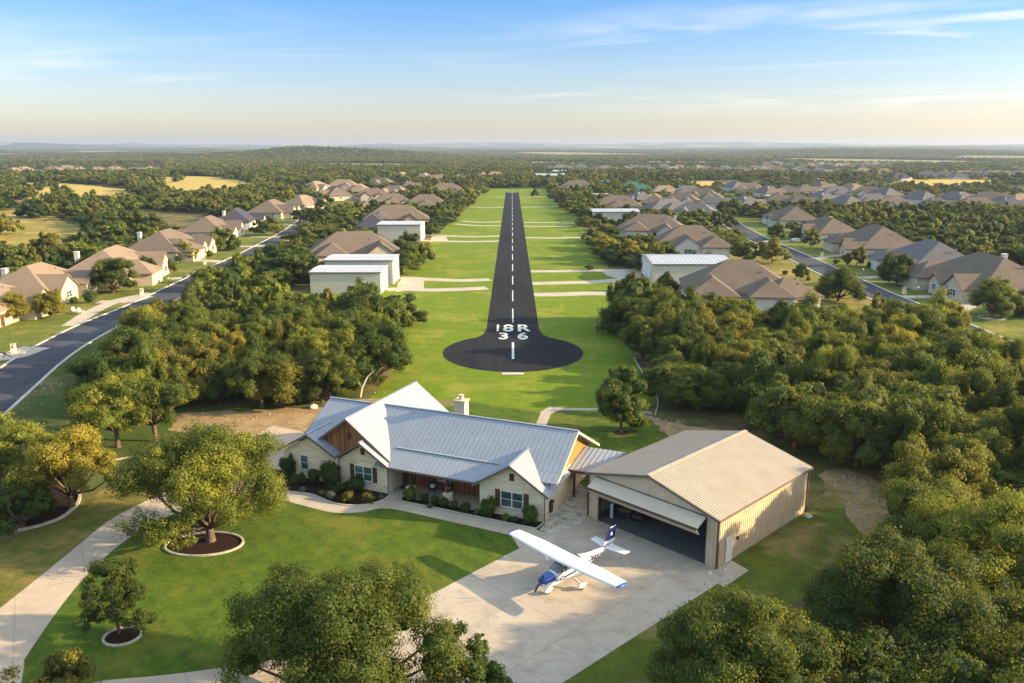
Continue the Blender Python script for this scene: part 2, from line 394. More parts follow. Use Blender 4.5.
M['leaf_silver'] = leaf_mat('silver_sage_leaves', (.07, .10, .07), (.13, .16, .12), (.20, .22, .16))
# ------------------------------------------------------------------ terrain
def smooth(a, b, x): t = np.clip((x-a)/(b-a), 0, 1); return t*t*(3-2*t)
def height(X, Y):
    X = np.asarray(X, float); Y = np.asarray(Y, float); r = np.hypot(X, Y)
    h = smooth(1500, 3000, r)*(5*np.sin(X/410+1.3)*np.cos(Y/330)+4*np.sin(X/230+Y/210)-2)
    def g(cx_, cy_, sx, sy, a): return a*np.exp(-((X-cx_)/sx)**2-((Y-cy_)/sy)**2)
    h = h+g(-590, 2300, 150, 260, 21)+g(-390, 2450, 170, 300, 15)+g(-230, 2600, 240, 300, 6)+g(-830, 2500, 240, 300, 9)
    h = h+g(1750, 3300, 520, 420, 16)+g(1250, 3500, 330, 350, 9)
    m = smooth(3800, 6500, r)
    h = h+m*(4+17*np.sin(X/900+.5+Y/2600)*np.sin(Y/560+1)+9*np.sin(X/370+Y/430))
    a = smooth(8500, 11500, r)
    h = h+a*(60+15*np.sin(X/1700+.7)+8*np.sin(X/720+2.1)+5*np.sin(X/310+.4)+3*np.sin(X/150))
    return h
def meadow(X, Y):
    big = np.sin(X/210+1.7*np.sin(Y/420))*np.sin(Y/310+X/700)+.45*np.sin(X/83+Y/130)
    far_ = np.sin(X/300+1.3*np.sin(Y/700+1))*np.sin(Y/270+X/900)+.45*np.sin(X/120+Y/310)
    return np.maximum(smooth(.66, .86, big)*(Y > 620)*(Y < 1900), smooth(.50, .66, far_)*(Y > 1700)*(np.hypot((X+480)/480, (Y-2400)/520) > 1)*(np.hypot((X-1600)/800, (Y-3300)/600) > 1))
def terrain():
    rad = [0, 60, 120, 240, 400, 600, 850, 1150, 1500]
    while rad[-1] < 15000: rad.append(rad[-1]*1.022)
    na = 720; R = np.array(rad[1:]); A = np.linspace(0, 2*np.pi, na, endpoint=False)
    X = (R[:, None]*np.sin(A)).ravel(); Y = (R[:, None]*np.cos(A)).ravel(); Z = height(X, Y)
    V = np.vstack([[0, 0, 0], np.c_[X, Y, Z]]); F = []
    for k in range(na): F.append((0, 1+(k+1) % na, 1+k))
    for i in range(len(R)-1):
        b = 1+i*na
        for k in range(na):
            k2 = (k+1) % na; F.append((b+k, b+k2, b+na+k2, b+na+k))
    me = bpy.data.meshes.new('ground'); me.from_pydata(V.tolist(), [], F); me.update()
    me.polygons.foreach_set('use_smooth', [True]*len(me.polygons)); me.materials.append(M['ground'])
    me.attributes.new('meadow', 'FLOAT', 'POINT').data.foreach_set('value', np.concatenate([[0], meadow(X, Y)]).astype(np.float32))
    return tag(link(bpy.data.objects.new('ground', me)), kind='structure')
terrain()
def sheet(name, pts, z, m, kind='structure', flip=False):
    me = bpy.data.meshes.new(name); a = sum(pts[i][0]*pts[(i+1)%len(pts)][1]-pts[(i+1)%len(pts)][0]*pts[i][1] for i in range(len(pts)))
    if a < 0: pts = pts[::-1]
    tri = tessellate_polygon([[Vector((x, y, 0)) for x, y in pts]]); fs = []
    for a_, b_, c_ in tri:
        (x1, y1), (x2, y2), (x3, y3) = pts[a_], pts[b_], pts[c_]; ar = (x2-x1)*(y3-y1)-(x3-x1)*(y2-y1)
        if abs(ar) > 1e-9: fs.append((a_, b_, c_) if ar > 0 else (a_, c_, b_))
    me.from_pydata([(x, y, z) for x, y in pts], [], fs); me.update()
    me.materials.append(m); return tag(link(bpy.data.objects.new(name, me)), kind=kind)
def rough(poly, step, amp, seed=1):
    rr = random.Random(seed); out_ = []
    for i, p in enumerate(poly):
        q = poly[(i+1) % len(poly)]; n = max(1, int(math.hypot(q[0]-p[0], q[1]-p[1])/step))
        for k in range(n): t = k/n; out_.append((p[0]+(q[0]-p[0])*t+rr.gauss(0, amp), p[1]+(q[1]-p[1])*t+rr.gauss(0, amp)))
    return out_
def Gs(pts): return [G(x, y) for x, y in pts]
def ribbon(pts, w0, w1=None):
    """left and right borders of a strip of width w0 along pts"""
    L_, R_ = [], []
    for i, p in enumerate(pts):
        a = pts[max(0, i-1)]; b = pts[min(len(pts)-1, i+1)]; dx, dy = b[0]-a[0], b[1]-a[1]; l = math.hypot(dx, dy) or 1
        nx, ny = -dy/l, dx/l; ww = w0 if w1 is None else w0+(w1-w0)*i/(len(pts)-1)
        L_.append((p[0]+nx*ww/2, p[1]+ny*ww/2)); R_.append((p[0]-nx*ww/2, p[1]-ny*ww/2))
    return L_, R_
def strip(name, pts, width, z, m, kind='structure'):
    L_, R_ = ribbon(pts, width); mb = MB(); n = len(pts)
    mb.add([(x, y, z) for x, y in L_]+[(x, y, z) for x, y in R_], [(i, i+1, n+i+1, n+i) for i in range(n-1)])
    return tag(mb.build(name, m), kind=kind)
def kerb(pts, w, h, m, name='kerb', closed=False, z=0):
    mb = MB(); L_, R_ = ribbon(pts, w); n = len(pts)
    b = [(x, y, z) for x, y in L_]+[(x, y, z+h) for x, y in L_]+[(x, y, z+h) for x, y in R_]+[(x, y, z) for x, y in R_]
    fs = []
    for i in range(n if closed else n-1):
        j = (i+1) % n
        for q in range(3): fs.append((q*n+i, q*n+j, (q+1)*n+j, (q+1)*n+i))
    if not closed: fs += [(0, n, 2*n, 3*n), (n-1, 4*n-1, 3*n-1, 2*n-1)]
    mb.add(b, fs); return mb.build(name, m)

# airfield grass, property lawns
AIR = Gs([(372, 398), (388, 372), (400, 345), (402, 320), (408, 300), (400, 288), (404, 262), (425, 246), (447, 226), (465, 210), (478, 197), (486, 188.5),
          (548, 188.5), (556, 200), (575, 215), (584, 232), (606, 262), (612, 278), (640, 276), (655, 279), (662, 292), (618, 303), (615, 318), (628, 345), (640, 368), (655, 400),
          (640, 415), (590, 412), (540, 412), (470, 402), (420, 396)])
sheet('airfield_grass', rough(AIR, 3, .35, 5), .006, M['field_grass'])
BACK = Gs([(470, 402), (540, 413), (590, 412), (645, 414), (672, 432), (640, 470), (560, 500), (440, 470), (380, 420)])
sheet('back_lawn', BACK, .010, M['lawn'])
LAWN = Gs([(25, 660), (62, 604), (90, 566), (118, 540), (160, 520), (215, 505), (262, 494), (280, 499), (303, 505), (333.7, 512.5), (361.8, 512), (388, 508.5),
           (440, 519), (480, 529), (511, 536), (519, 548.5), (470, 574), (426.6, 597), (390, 618), (340, 645), (290, 657), (220, 668), (160, 675), (105, 680), (60, 690), (20, 692)])
sheet('front_lawn', LAWN, .014, M['lawn'])
SIDEL = Gs([(718, 583.4), (724, 588), (749, 571), (728, 559), (808, 512.5), (835, 480), (880, 520), (850, 560), (800, 600), (700, 660), (600, 690), (541, 690)])
sheet('side_lawn', SIDEL, .006, grass_mat('side_lawn_grass', (.055, .078, .010), (.115, .135, .018), (.24, .175, .075), .95))
LEFTL = Gs([(-60, 640), (-40, 560), (60, 520), (130, 470), (190, 455), (252, 437), (256, 462), (160, 500), (118, 538), (95, 552), (0, 612), (-40, 650)])
sheet('left_lawn', LEFTL, .006, grass_mat('left_lawn_grass', (.070, .080, .014), (.15, .140, .028), (.27, .185, .06), .95))
sheet('dirt', rough(Gs([(180, 412), (330, 407), (385, 394), (400, 372), (415, 380), (440, 395), (370, 425), (300, 432), (240, 436), (170, 432)]), 1.0, .28, 2), .004, M['dirt'])
sheet('dirt', rough(Gs([(640, 413), (668, 422), (720, 430), (700, 440), (676, 440), (660, 428)]), .8, .22, 3), .016, M['dirt'])
sheet('dirt', rough(catmull(Gs([(822, 474), (850, 470), (905, 500), (900, 540), (860, 532), (838, 500)]), 4, True), .6, .2, 4), .010, M['dirt'])
# paving
DRIVE = catmull(Gs([(262, 450), (200, 474), (150, 499), (110, 520), (80, 544), (52, 567), (22, 591), (-6, 613)]), 5)+catmull(Gs([(-40, 640), (-40, 720), (10, 720)]), 3)+catmull(Gs([(24, 660), (62, 605), (92, 570), (128, 539), (175, 514), (268, 490)]), 5)
sheet('driveway', DRIVE, .018, M['drive'])
sheet('driveway', Gs([(250.5, 437), (272.8, 426), (300, 431), (330, 446), (300, 470), (256, 470)]), .022, M['drive'])
LOOP = catmull(Gs([(24, 662), (60, 688), (105, 680.5), (160, 675.5), (220, 668), (290, 657), (340, 645), (390, 618), (426.6, 597)]), 5)
sheet('driveway', LOOP+Gs([(545, 640), (530, 700), (380, 740), (100, 760), (0, 740)]), .012, M['drive'])
APRON = Gs([(519, 548.5), (530, 541), (551, 536), (589.5, 517.5), (717, 566), (704.6, 576.8), (718.5, 583.4), (541, 697), (460, 740), (330, 720), (426.6, 597)])
sheet('apron', APRON, .022, M['apron'])
sheet('door_pad', Gs([(704.6, 576.8), (724, 587.5), (749, 570.5), (729.6, 560), (716, 568)]), .028, M['path'])
PATHP = catmull(Gs([(266, 488), (278.6, 491), (310, 494.5), (333.7, 503.5), (357, 505.8), (378, 502.3), (390, 495.3)]), 5)+Gs([(399, 489), (404, 490), (400, 501), (402, 502.6), (535.8, 529.6), (545, 533), (553, 536), (530, 541), (519, 548)])+catmull(Gs([(511, 535.5), (440, 519.5), (388, 508.7), (361.8, 512.3), (333.7, 512.8), (303, 505.7), (280, 499.7), (262, 496)]), 5)
sheet('garden_path', PATHP, .026, M['path'])
sheet('flagstone_path', Gs([(536, 424), (541, 412), (549, 406.5), (562, 408), (596, 408.3), (640, 411), (652, 412), (652, 414), (596, 410.5), (560, 410.3), (551, 414), (546, 426)]), .02, M['path'])
# house beds
BED1 = Gs([(262, 480), (278.6, 491), (310, 494.5), (333.7, 503.2), (357, 505.5), (378, 502), (390, 495), (388, 488), (340, 484), (300, 476), (270, 468)])
BED2 = Gs([(402, 501.5), (535.8, 529), (544.6, 523), (484, 507), (470, 497), (406, 489)])
tag(sheet('mulch', BED1, .030, M['mulch']), kind='structure'); sheet('mulch', BED2, .032, M['mulch'])
GRAV = Gs([(540.5, 530), (546, 522), (560, 490), (574, 480), (600, 500), (589, 518.5), (570, 529), (551, 536)])
sheet('gravel_bed', GRAV, .018, M['rubble'])
# stuff: cobbles
def cobbles(name, poly, n, rmin, rmax, m, seed, z=.02, label=None):
    rr = random.Random(seed); mb = MB(); xs = [p[0] for p in poly]; ys = [p[1] for p in poly]; k = 0
    while k < n:
        x = rr.uniform(min(xs), max(xs)); y = rr.uniform(min(ys), max(ys))
        if not inpoly(x, y, poly): continue
        k += 1; r = rr.uniform(rmin, rmax); a = rr.random()*6.3; q = rr.uniform(.6, 1)
        pts = []
        for i in range(5):
            t = a+i*1.257; s_ = rr.uniform(.75, 1.15); pts.append((x+math.cos(t)*r*s_, y+math.sin(t)*r*q*s_))
        b = [(px, py, z-.01) for px, py in pts]; tp = [(x+(px-x)*.6, y+(py-y)*.6, z+r*rr.uniform(.4, .7)) for px, py in pts]
        mb.add(b+tp, [(5, 6, 7, 8, 9)]+[(i, (i+1) % 5, 5+(i+1) % 5, 5+i) for i in range(5)])
    return tag(mb.build(name, m), label, None, None, 'stuff')
cobbles('gravel', GRAV, 2600, .06, .15, M['rock'], 3, label='pale river cobbles covering the bed between house and hangar')
cobbles('rubble', Gs([(830, 475), (860, 478), (900, 505), (890, 530), (850, 520), (825, 480)]), 80, .05, .22, M['rubble'], 5, label='scattered pale rocks on the bare dirt behind the hangar')
cobbles('rubble', Gs([(645, 416), (676, 421), (700, 436), (680, 440), (655, 425)]), 60, .06, .25, M['rubble'], 6, label='loose rocks at the wood edge beside the back lawn')
cobbles('rubble', Gs([(190, 413), (320, 409), (395, 385), (410, 385), (330, 425), (230, 432)]), 60, .04, .16, M['rubble'], 7, label='loose stones on the bare strip below the wood')
cobbles('rubble', Gs([(705, 573), (722, 578), (732, 560), (722, 566)]), 60, .05, .16, M['rock'], 8, .03, label='small stones heaped at the hangar corner by the white door')
cobbles('rubble', Gs([(30, 392), (55, 372), (62, 385), (40, 410), (20, 412)]), 50, .06, .2, M['rubble'], 9, label='pale stones on the verge between road and trees')

# runway with its round turning end
CXR = G(513, 352)[0]; _, CYR = G(513, 352.3); RR = 10.75
yn, yf = G(513, 372.2)[1], G(513, 192)[1]
CYR = (G(513, 372.2)[1]+G(513, 336)[1])/2+.4; RR_y = CYR-yn; HW = 4.55
pts = []
for k in range(65):
    a = math.radians(-90+k*360/64.0); x = CXR+10.9*math.cos(a); y = CYR+RR_y*math.sin(a)
    if y > CYR and abs(x-CXR) < HW+1.2: continue
    pts.append((x, y))
right = [p for p in pts if p[0] >= CXR]; left = [p for p in pts if p[0] < CXR]
right.sort(key=lambda p: p[1]); left.sort(key=lambda p: -p[1])
RUN = right+[(CXR+HW+.5, CYR+RR_y+.2), (CXR+HW+.05, CYR+RR_y+4), (CXR+HW, yf), (CXR-HW, yf), (CXR-HW-.05, CYR+RR_y+4), (CXR-HW-.5, CYR+RR_y+.2)]+left
sheet('runway', RUN, .022, M['runway'])
mb = MB()
def rect(x0, x1, y0, y1, z=.028): mb.add([(x0, y0, z), (x1, y0, z), (x1, y1, z), (x0, y1, z)], [(0, 1, 2, 3)])
rect(CXR-.18, CXR+.18, G(0, 359)[1], G(0, 342.4)[1])
y = G(0, 322.5)[1]
while y < yf-10: rect(CXR-.11, CXR+.11, y, min(y+13, yf)); y += 21
rect(CXR-3.4, CXR+3.4, yf-5.5, yf-3.5)
tag(mb.build('runway_marking', M['paint']), kind='structure')
mb = MB(); rect(G(502, 373)[0], G(524, 373)[0], yn-1.3, yn-.25, .035); tag(mb.build('threshold_slab', M['kerb']), kind='structure')
def text_mesh(name, s_, m, size, sx=1, sy=1, parent=None, ext=0, bold=0):
    cu = bpy.data.curves.new(name, 'FONT'); cu.body = s_; cu.size = size; cu.extrude = ext; cu.offset = bold; cu.align_x = 'CENTER'; cu.align_y = 'CENTER'
    t = bpy.data.objects.new('tmp', cu); COL.objects.link(t); dg = bpy.context.evaluated_depsgraph_get(); dg.update()
    me = bpy.data.meshes.new_from_object(t.evaluated_get(dg)); bpy.data.objects.remove(t)
    me.transform(Matrix.Diagonal((sx, sy, 1, 1))); me.materials.clear(); me.materials.append(m); me.name = name
    return link(bpy.data.objects.new(name, me), parent)
for ch, px, py in (('1', 497.8, 328.4), ('8', 508.3, 328.4), ('R', 523.2, 328.4), ('3', 503.6, 336.4), ('6', 522.6, 336.4)):
    o = text_mesh('runway_number', ch, M['paint'], 1.0, 3.8, 7.6, None, 0, .022); x, y = G(px, py); o.location = (x, y, .03)
    if ch == '1': o.data.transform(Matrix.Diagonal((.7, 1, 1, 1)))
    if ch in '36': o.data.transform(Matrix.Diagonal((1, .88, 1, 1)))
    o['kind'] = 'structure'
# taxiways crossing the strip
def taxi(pts, w0): strip('taxiway', catmull(Gs(pts), 6), w0, .016, M['taxi'])
for pts, wd in (([(487, 288), (460, 289.3), (430, 290), (400, 289), (386, 290)], 4.0), ([(490, 279.5), (460, 280.5), (425, 279), (400, 277.5)], 4.0),
                ([(500, 241), (470, 241.6), (440, 241), (412, 240)], 3.6), ([(500, 236), (470, 236.7), (440, 235.6), (418, 235)], 3.6),
                ([(503, 225.5), (480, 225.7), (455, 224)], 3.2), ([(504, 221.5), (480, 222.2), (462, 221)], 3), ([(505, 207), (490, 207.6), (470, 207)], 3), ([(506, 197), (490, 197)], 3),
                ([(534, 294.6), (560, 294.4), (590, 293.4), (615, 294)], 4.4), ([(532, 283.6), (560, 282.8), (600, 281.6), (645, 277)], 4.2), ([(531, 271.3), (560, 271.2), (600, 270.6), (640, 270)], 3.8),
                ([(525, 237.5), (550, 238), (575, 237.6), (590, 237)], 3.6), ([(524, 226), (550, 226.5), (572, 226)], 3.2), ([(524, 222.3), (545, 222.6), (575, 221.6)], 3.2),
                ([(521, 207), (545, 207), (560, 206)], 3), ([(520, 197), (545, 197)], 3)):
    taxi(pts, wd)
sheet('taxi_pad', Gs([(612, 283.5), (640, 281.2), (642, 270), (600, 269), (606, 275), (618, 279)]), .020, M['taxi'])
sheet('taxi_pad', Gs([(396, 292), (424, 289), (424, 279), (404, 277.5), (398, 283)]), .020, M['taxi'])
sheet('taxi_pad', Gs([(430, 242), (448, 241), (446, 235.5), (432, 235)]), .020, M['taxi'])
# streets
LR = catmull(Gs([(-60, 440), (0, 391), (32, 365), (62, 345), (100, 325), (131, 312), (160, 299), (198, 280), (232, 263.5), (254, 253), (272, 243), (290, 233), (305, 222), (318, 209), (326, 200), (332, 192)]), 8)
RRD = catmull(Gs([(1090, 400), (1010, 352), (945, 323), (905, 306), (870, 291), (830, 272), (800, 258), (778, 248), (760, 240), (738, 228), (722, 218), (705, 207)]), 8)
for rd, wd in ((LR, 7.4), (RRD, 7.4)):
    strip('street', rd, wd, .012, M['road'])
    L_, R_ = ribbon(rd, wd+.35)
    for q in (L_, R_): tag(kerb(q, .42, .12, M['kerb']), kind='structure')
# front yards along both streets
YL = Gs([(-80, 440), (-80, 330), (0, 318), (40, 304), (100, 296), (140, 282), (190, 258), (230, 240), (255, 228), (285, 214), (300, 205), (322, 200), (303, 222), (262, 246), (218, 267), (160, 296.5), (98, 325), (62, 345), (0, 391)])
sheet('yard_lawn', YL, .005, M['yard_grass'])
YR = Gs([(1080, 395), (1010, 352), (945, 323), (905, 306), (870, 291), (830, 272), (800, 258), (760, 240), (738, 228), (722, 218), (740, 214), (775, 225), (800, 236), (840, 250), (890, 270), (930, 288), (980, 300), (1060, 320)])
sheet('yard_lawn', YR, .005, M['yard_grass'])
sheet('yard_lawn', Gs([(700, 262), (730, 246), (752, 240), (800, 262), (850, 286), (900, 310), (880, 318), (830, 305), (800, 300), (760, 290)]), .005, grass_mat('dry_yard_grass', (.11, .12, .02), (.22, .19, .04), (.34, .22, .09), .9))
sheet('yard_lawn', Gs([(330, 270), (420, 270), (420, 296), (395, 302), (300, 300)]), .005, M['field_grass'])
for pts, wd in (([(-20, 358), (10, 356), (28, 350), (37, 347)], 5), ([(70, 326), (88, 314), (106, 305), (120, 300), (151, 293)], 3.0), ([(98, 302), (130, 301), (147, 296)], 3.2),
                ([(170, 279), (190, 277), (188, 277.5), (202, 271)], 3), ([(172, 261), (195, 260.5), (212, 261), (222, 262)], 3.5), ([(225, 246), (255, 246.5), (262, 245)], 3),
                ([(250, 237), (280, 237)], 3), ([(283, 224), (308, 225), (312, 216)], 3),
                ([(1024, 300), (990, 302), (968, 304), (952, 310), (940, 315)], 5), ([(970, 300), (945, 297), (915, 297), (901, 297)], 3.4), ([(930, 286), (905, 279), (880, 277), (863, 278)], 3.2),
                ([(850, 254), (835, 256), (825, 257), (816, 259)], 3.2), ([(810, 241), (790, 241), (772, 241), (764, 242)], 3), ([(650, 272), (670, 276), (690, 282)], 4)):
    YDZ = globals().get('YDZ', .016)+.002; strip('yard_drive', catmull(Gs(pts), 5), wd, YDZ, M['taxi'])
# hay fields and clearings among the far woods
FIELDS = [Gs([(22, 183), (60, 182.5), (100, 186.5), (130, 191), (134, 203), (104, 206), (70, 202), (30, 199)]), Gs([(162, 178), (176, 175.5), (215, 177), (248, 181.5), (254, 186), (246, 195), (205, 199), (172, 199), (160, 187)]),
          Gs([(70, 197), (110, 195), (128, 199), (85, 203)]), Gs([(-20, 214), (20, 208), (50, 209), (62, 216), (88, 232), (78, 252), (20, 260), (-30, 256)]),
          Gs([(672, 182), (710, 181), (730, 184), (700, 186)]), Gs([(890, 182), (920, 179), (990, 180), (1000, 184), (930, 186)]), Gs([(780, 176), (840, 176), (835, 179), (785, 179.5)]), Gs([(940, 172.5), (1010, 173), (990, 175)]),
          Gs([(256, 183), (275, 181), (278, 186), (262, 187)])]
M['pasture'] = grass_mat('dry_pasture', (.16, .14, .03), (.30, .24, .06), (.50, .34, .08), .9)
for i, f in enumerate(FIELDS): sheet('field', rough(f, 8, 2.2, i), .008, M['pasture'] if i == 3 else M['gold'])
# ------------------------------------------------------------------ the ranch house
HO = (2.8, 63.62); HR = -math.radians(23)
def h2w(x, y): a = math.radians(23); return (HO[0]+x*math.cos(a)+y*math.sin(a), HO[1]-x*math.sin(a)+y*math.cos(a))
house = empty('ranch_house', (*HO, 0), HR)
tag(house, 'long limestone ranch house with a pale blue metal roof beside the tan hangar', 'house')
wm = MB()
def gwall(mb, x0, x1, y0, y1, ze, zp, xp=None, mi=0):
    """walls with a gable on the front and back (ridge along y)"""
    xp = (x0+x1)/2 if xp is None else xp
    mb.add([(x0,y0,-.1),(x1,y0,-.1),(x1,y0,ze),(xp,y0,zp),(x0,y0,ze),(x0,y1,-.1),(x1,y1,-.1),(x1,y1,ze),(xp,y1,zp),(x0,y1,ze)],
           [(0,1,2,3,4),(9,8,7,6,5),(1,6,7,2),(0,4,9,5),(0,5,6,1),(2,7,8,3),(3,8,9,4)], mi)
wm.box(-25.3, 0, 2.6, 12.4, -.1, 2.72)
gwall(wm, -27.0, -20.75, 0, 6.5, 2.6, 4.35)
gwall(wm, -20.55, -15.35, -.05, 6.0, 2.66, 4.42)
gwall(wm, -6.1, -.03, 0, 5.9, 2.72, 4.66)
# end gable walls of the main block, stone below
wm.add([(-.01,2.6,2.7),(-.01,12.4,2.7),(-.01,12.4,2.95),(-.01,2.6,2.95),(-.3,2.6,2.7),(-.3,12.4,2.7),(-.3,12.4,2.95),(-.3,2.6,2.95)], [(0,1,2,3),(4,7,6,5),(0,3,7,4),(1,5,6,2),(3,2,6,7),(0,4,5,1)])
wm.build('wall', M['stone'], house)
rf = MB()
def plane(pts, along, step=.46): rf.slab(pts, .12, 0); rf.ribs(pts, along, step, .03, .013, 0)
# main roof: front upper slope, porch slope, rear slope
plane([(-19.6,6.3,6.25),(.75,6.3,6.25),(.75,1.8,3.85),(-19.6,1.8,3.85)], (0,1,.53))
plane([(-16.5,1.8,3.845),(.75,1.8,3.845),(.75,.7,3.36),(-5.0,.7,3.36),(-6.45,-.5,2.83),(-16.5,-.5,2.83)], (0,1,.44))
plane([(-19.6,6.3,6.25),(.75,6.3,6.25),(.75,12.95,2.72),(-19.6,12.95,2.72)], (0,1,-.53))
# east wing front gable
plane([(-3.05,-.55,4.9),(-3.05,5.2,4.9),(.5,5.2,2.6),(.5,-.55,2.6)], (1,0,-.65))
plane([(-3.05,-.55,4.895),(-3.05,5.2,4.895),(-6.6,5.2,2.6),(-6.6,-.55,2.6)], (-1,0,-.65))
# tall cross gable
plane([(-19.8,.1,6.6),(-19.8,13.4,6.6),(-15.0,13.4,3.0),(-15.0,.1,3.0)], (1,0,-.75))
plane([(-19.8,.1,6.595),(-19.8,13.4,6.595),(-24.6,13.4,3.0),(-24.6,.1,3.0)], (-1,0,-.75))
# two lower front gables
plane([(-17.95,-.6,4.78),(-17.95,3.4,4.78),(-15.0,3.4,2.86),(-15.0,-.6,2.86)], (1,0,-.65))
plane([(-17.95,-.6,4.775),(-17.95,3.4,4.775),(-20.72,3.4,2.98),(-20.72,-.6,2.98)], (-1,0,-.65))
plane([(-23.85,-.5,4.72),(-23.85,5.0,4.72),(-20.70,5.0,2.93),(-20.70,-.5,2.93)], (1,0,-.57))
plane([(-23.85,-.5,4.715),(-23.85,5.0,4.715),(-27.45,5.0,2.67),(-27.45,-.5,2.67)], (-1,0,-.57))
# west wing behind them
plane([(-25.75,6.2,6.2),(-19.9,6.2,6.2),(-19.9,.6,3.2),(-25.75,.6,3.2)], (0,1,.535))
plane([(-25.75,6.2,6.195),(-19.9,6.2,6.195),(-19.9,12.9,2.65),(-25.75,12.9,2.65)], (0,1,-.53))
roof = rf.build('roof', M['metal_roof'], house)
# ridge caps and fascia boards
fc = MB()
def bar(mb, a, b, w_, h_, mi=0, up=(0, 0, 1)):
    a, b = Vector(a), Vector(b); t = (b-a).normalized(); x = t.cross(Vector(up)).normalized(); y = x.cross(t)
    vs_ = [p+x*(sx*w_/2)+y*(sy*h_/2) for p in (a, b) for sx, sy in ((-1,-1),(1,-1),(1,1),(-1,1))]
    return mb.add(vs_, [(0,3,2,1),(4,5,6,7),(0,1,5,4),(1,2,6,5),(2,3,7,6),(3,0,4,7)], mi)
rc = MB()
for a, b in (((-19.3,6.3,6.3),(.78,6.3,6.3)), ((-19.8,.05,6.65),(-19.8,13.45,6.65)), ((-25.8,6.2,6.25),(-19.9,6.2,6.25)), ((-3.05,-.58,4.95),(-3.05,4.0,4.95)), ((-17.95,-.63,4.83),(-17.95,2.5,4.83)), ((-23.85,-.53,4.77),(-23.85,3.4,4.77)), ((-15.4,1.8,3.9),(-5,1.8,3.9))):
    bar(rc, a, b, .22, .05)
rc.build('ridge_cap', metalroof('ridge_metal', (.34, .37, .42)), roof)
for pk, l, r, y in (((-3.05, 4.8), (-6.6, 2.5), (.5, 2.5), -.565), ((-17.95, 4.68), (-20.72, 2.88), (-15.0, 2.76), -.615), ((-23.85, 4.62), (-27.45, 2.57), (-20.70, 2.83), -.515), ((-19.8, 6.5), (-24.6, 2.9), (-15.0, 2.9), .085)):
    bar(fc, (l[0], y, l[1]), (pk[0]+.02, y, pk[1]), .05, .2); bar(fc, (r[0], y-.003, r[1]), (pk[0]-.02, y-.003, pk[1]), .05, .2)
bar(fc, (-15.0, -.53, 2.74), (-6.5, -.53, 2.74), .05, .17)
fc.build('fascia', M['fascia'], roof)
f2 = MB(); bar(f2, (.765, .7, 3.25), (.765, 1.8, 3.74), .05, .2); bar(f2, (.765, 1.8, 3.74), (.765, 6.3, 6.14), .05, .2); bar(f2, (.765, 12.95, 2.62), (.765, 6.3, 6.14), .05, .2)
f3 = MB(); bar(f3, (-25.77, .6, 3.1), (-25.77, 6.2, 6.1), .05, .2); f3.build('fascia', M['fascia'], roof)
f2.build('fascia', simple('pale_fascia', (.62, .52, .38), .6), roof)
# wooden gables
g = MB(); g.add([(-24.2,.6,3.1),(-15.4,.6,3.1),(-19.8,.6,6.42),(-24.2,.9,3.1),(-15.4,.9,3.1),(-19.8,.9,6.42)], [(0,1,2),(5,4,3),(0,3,4,1),(1,4,5,2),(2,5,3,0)]); g.build('gable_panel', M['wood'], house)
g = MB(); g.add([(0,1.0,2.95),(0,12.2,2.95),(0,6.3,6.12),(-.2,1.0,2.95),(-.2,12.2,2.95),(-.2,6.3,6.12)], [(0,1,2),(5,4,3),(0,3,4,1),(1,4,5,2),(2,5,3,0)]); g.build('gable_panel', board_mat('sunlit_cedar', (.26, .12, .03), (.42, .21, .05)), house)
g = MB(); g.box(-20.05, -19.55, .57, .6, 4.45, 5.15); g.build('gable_vent', M['dark_wood'], house)
for x, z, y in ((-17.95, 3.75, -.05), (-3.05, 3.65, 0)):
    g = MB(); g.box(x-.21, x+.21, y-.05, y, z-.32, z+.32)
    for k in range(6): g.box(x-.17, x+.17, y-.07, y-.045, z-.28+k*.1, z-.23+k*.1)
    g.build('gable_vent', M['dark_wood'], house)
def win(parent, x, z, w_, h_, y, sash=2, shutters=False, gl='glass', axis='x', side=1):
    """window; axis x: in a front wall at y; axis y: in a side wall at x=y"""
    def B(mb, u0, u1, d0, d1, z0, z1):
        if axis == 'x': mb.box(u0, u1, min(y-d0, y-d1), max(y-d0, y-d1), z0, z1)
        else: mb.box(min(y+side*d0, y+side*d1), max(y+side*d0, y+side*d1), u0, u1, z0, z1)
    f = MB(); t = .07; 
    B(f, x-w_/2, x-w_/2+t, -.02, .06, z-h_/2, z+h_/2); B(f, x+w_/2-t, x+w_/2, -.02, .06, z-h_/2, z+h_/2)
    B(f, x-w_/2+t, x+w_/2-t, -.02, .06, z+h_/2-t, z+h_/2); B(f, x-w_/2+t, x+w_/2-t, -.02, .06, z-h_/2, z-h_/2+t)
    for k in range(1, sash): xx = x-w_/2+w_*k/sash; B(f, xx-.045, xx+.045, -.02, .055, z-h_/2+t, z+h_/2-t)
    for k in range(sash): xa = x-w_/2+w_*k/sash+t; xb = x-w_/2+w_*(k+1)/sash-t; B(f, xa, xb, -.02, .05, z-.02, z+.02)
    o = f.build('window', M['white_trim'], parent)
    p = MB(); B(p, x-w_/2+t*.6, x+w_/2-t*.6, -.01, .035, z-h_/2+t*.6, z+h_/2-t*.6); p.build('pane', M[gl], o)
    sl = MB(); B(sl, x-w_/2-.06, x+w_/2+.06, -.02, .09, z-h_/2-.1, z-h_/2-.004); sl.build('sill', M['edge_stone'], o)
    if shutters:
        for sx in (-1, 1):
            s_ = MB(); xa = x+sx*(w_/2+.28); B(s_, xa-.22, xa+.22, 0, .05, z-h_/2-.03, z+h_/2+.03); s_.build('shutter', M['shutter'], parent)
    return o
win(house, -17.95, 1.62, 1.9, 1.45, -.05, 2, True, 'green_glass'); win(house, -3.05, 1.58, 2.1, 1.5, 0, 2, True, 'green_glass')
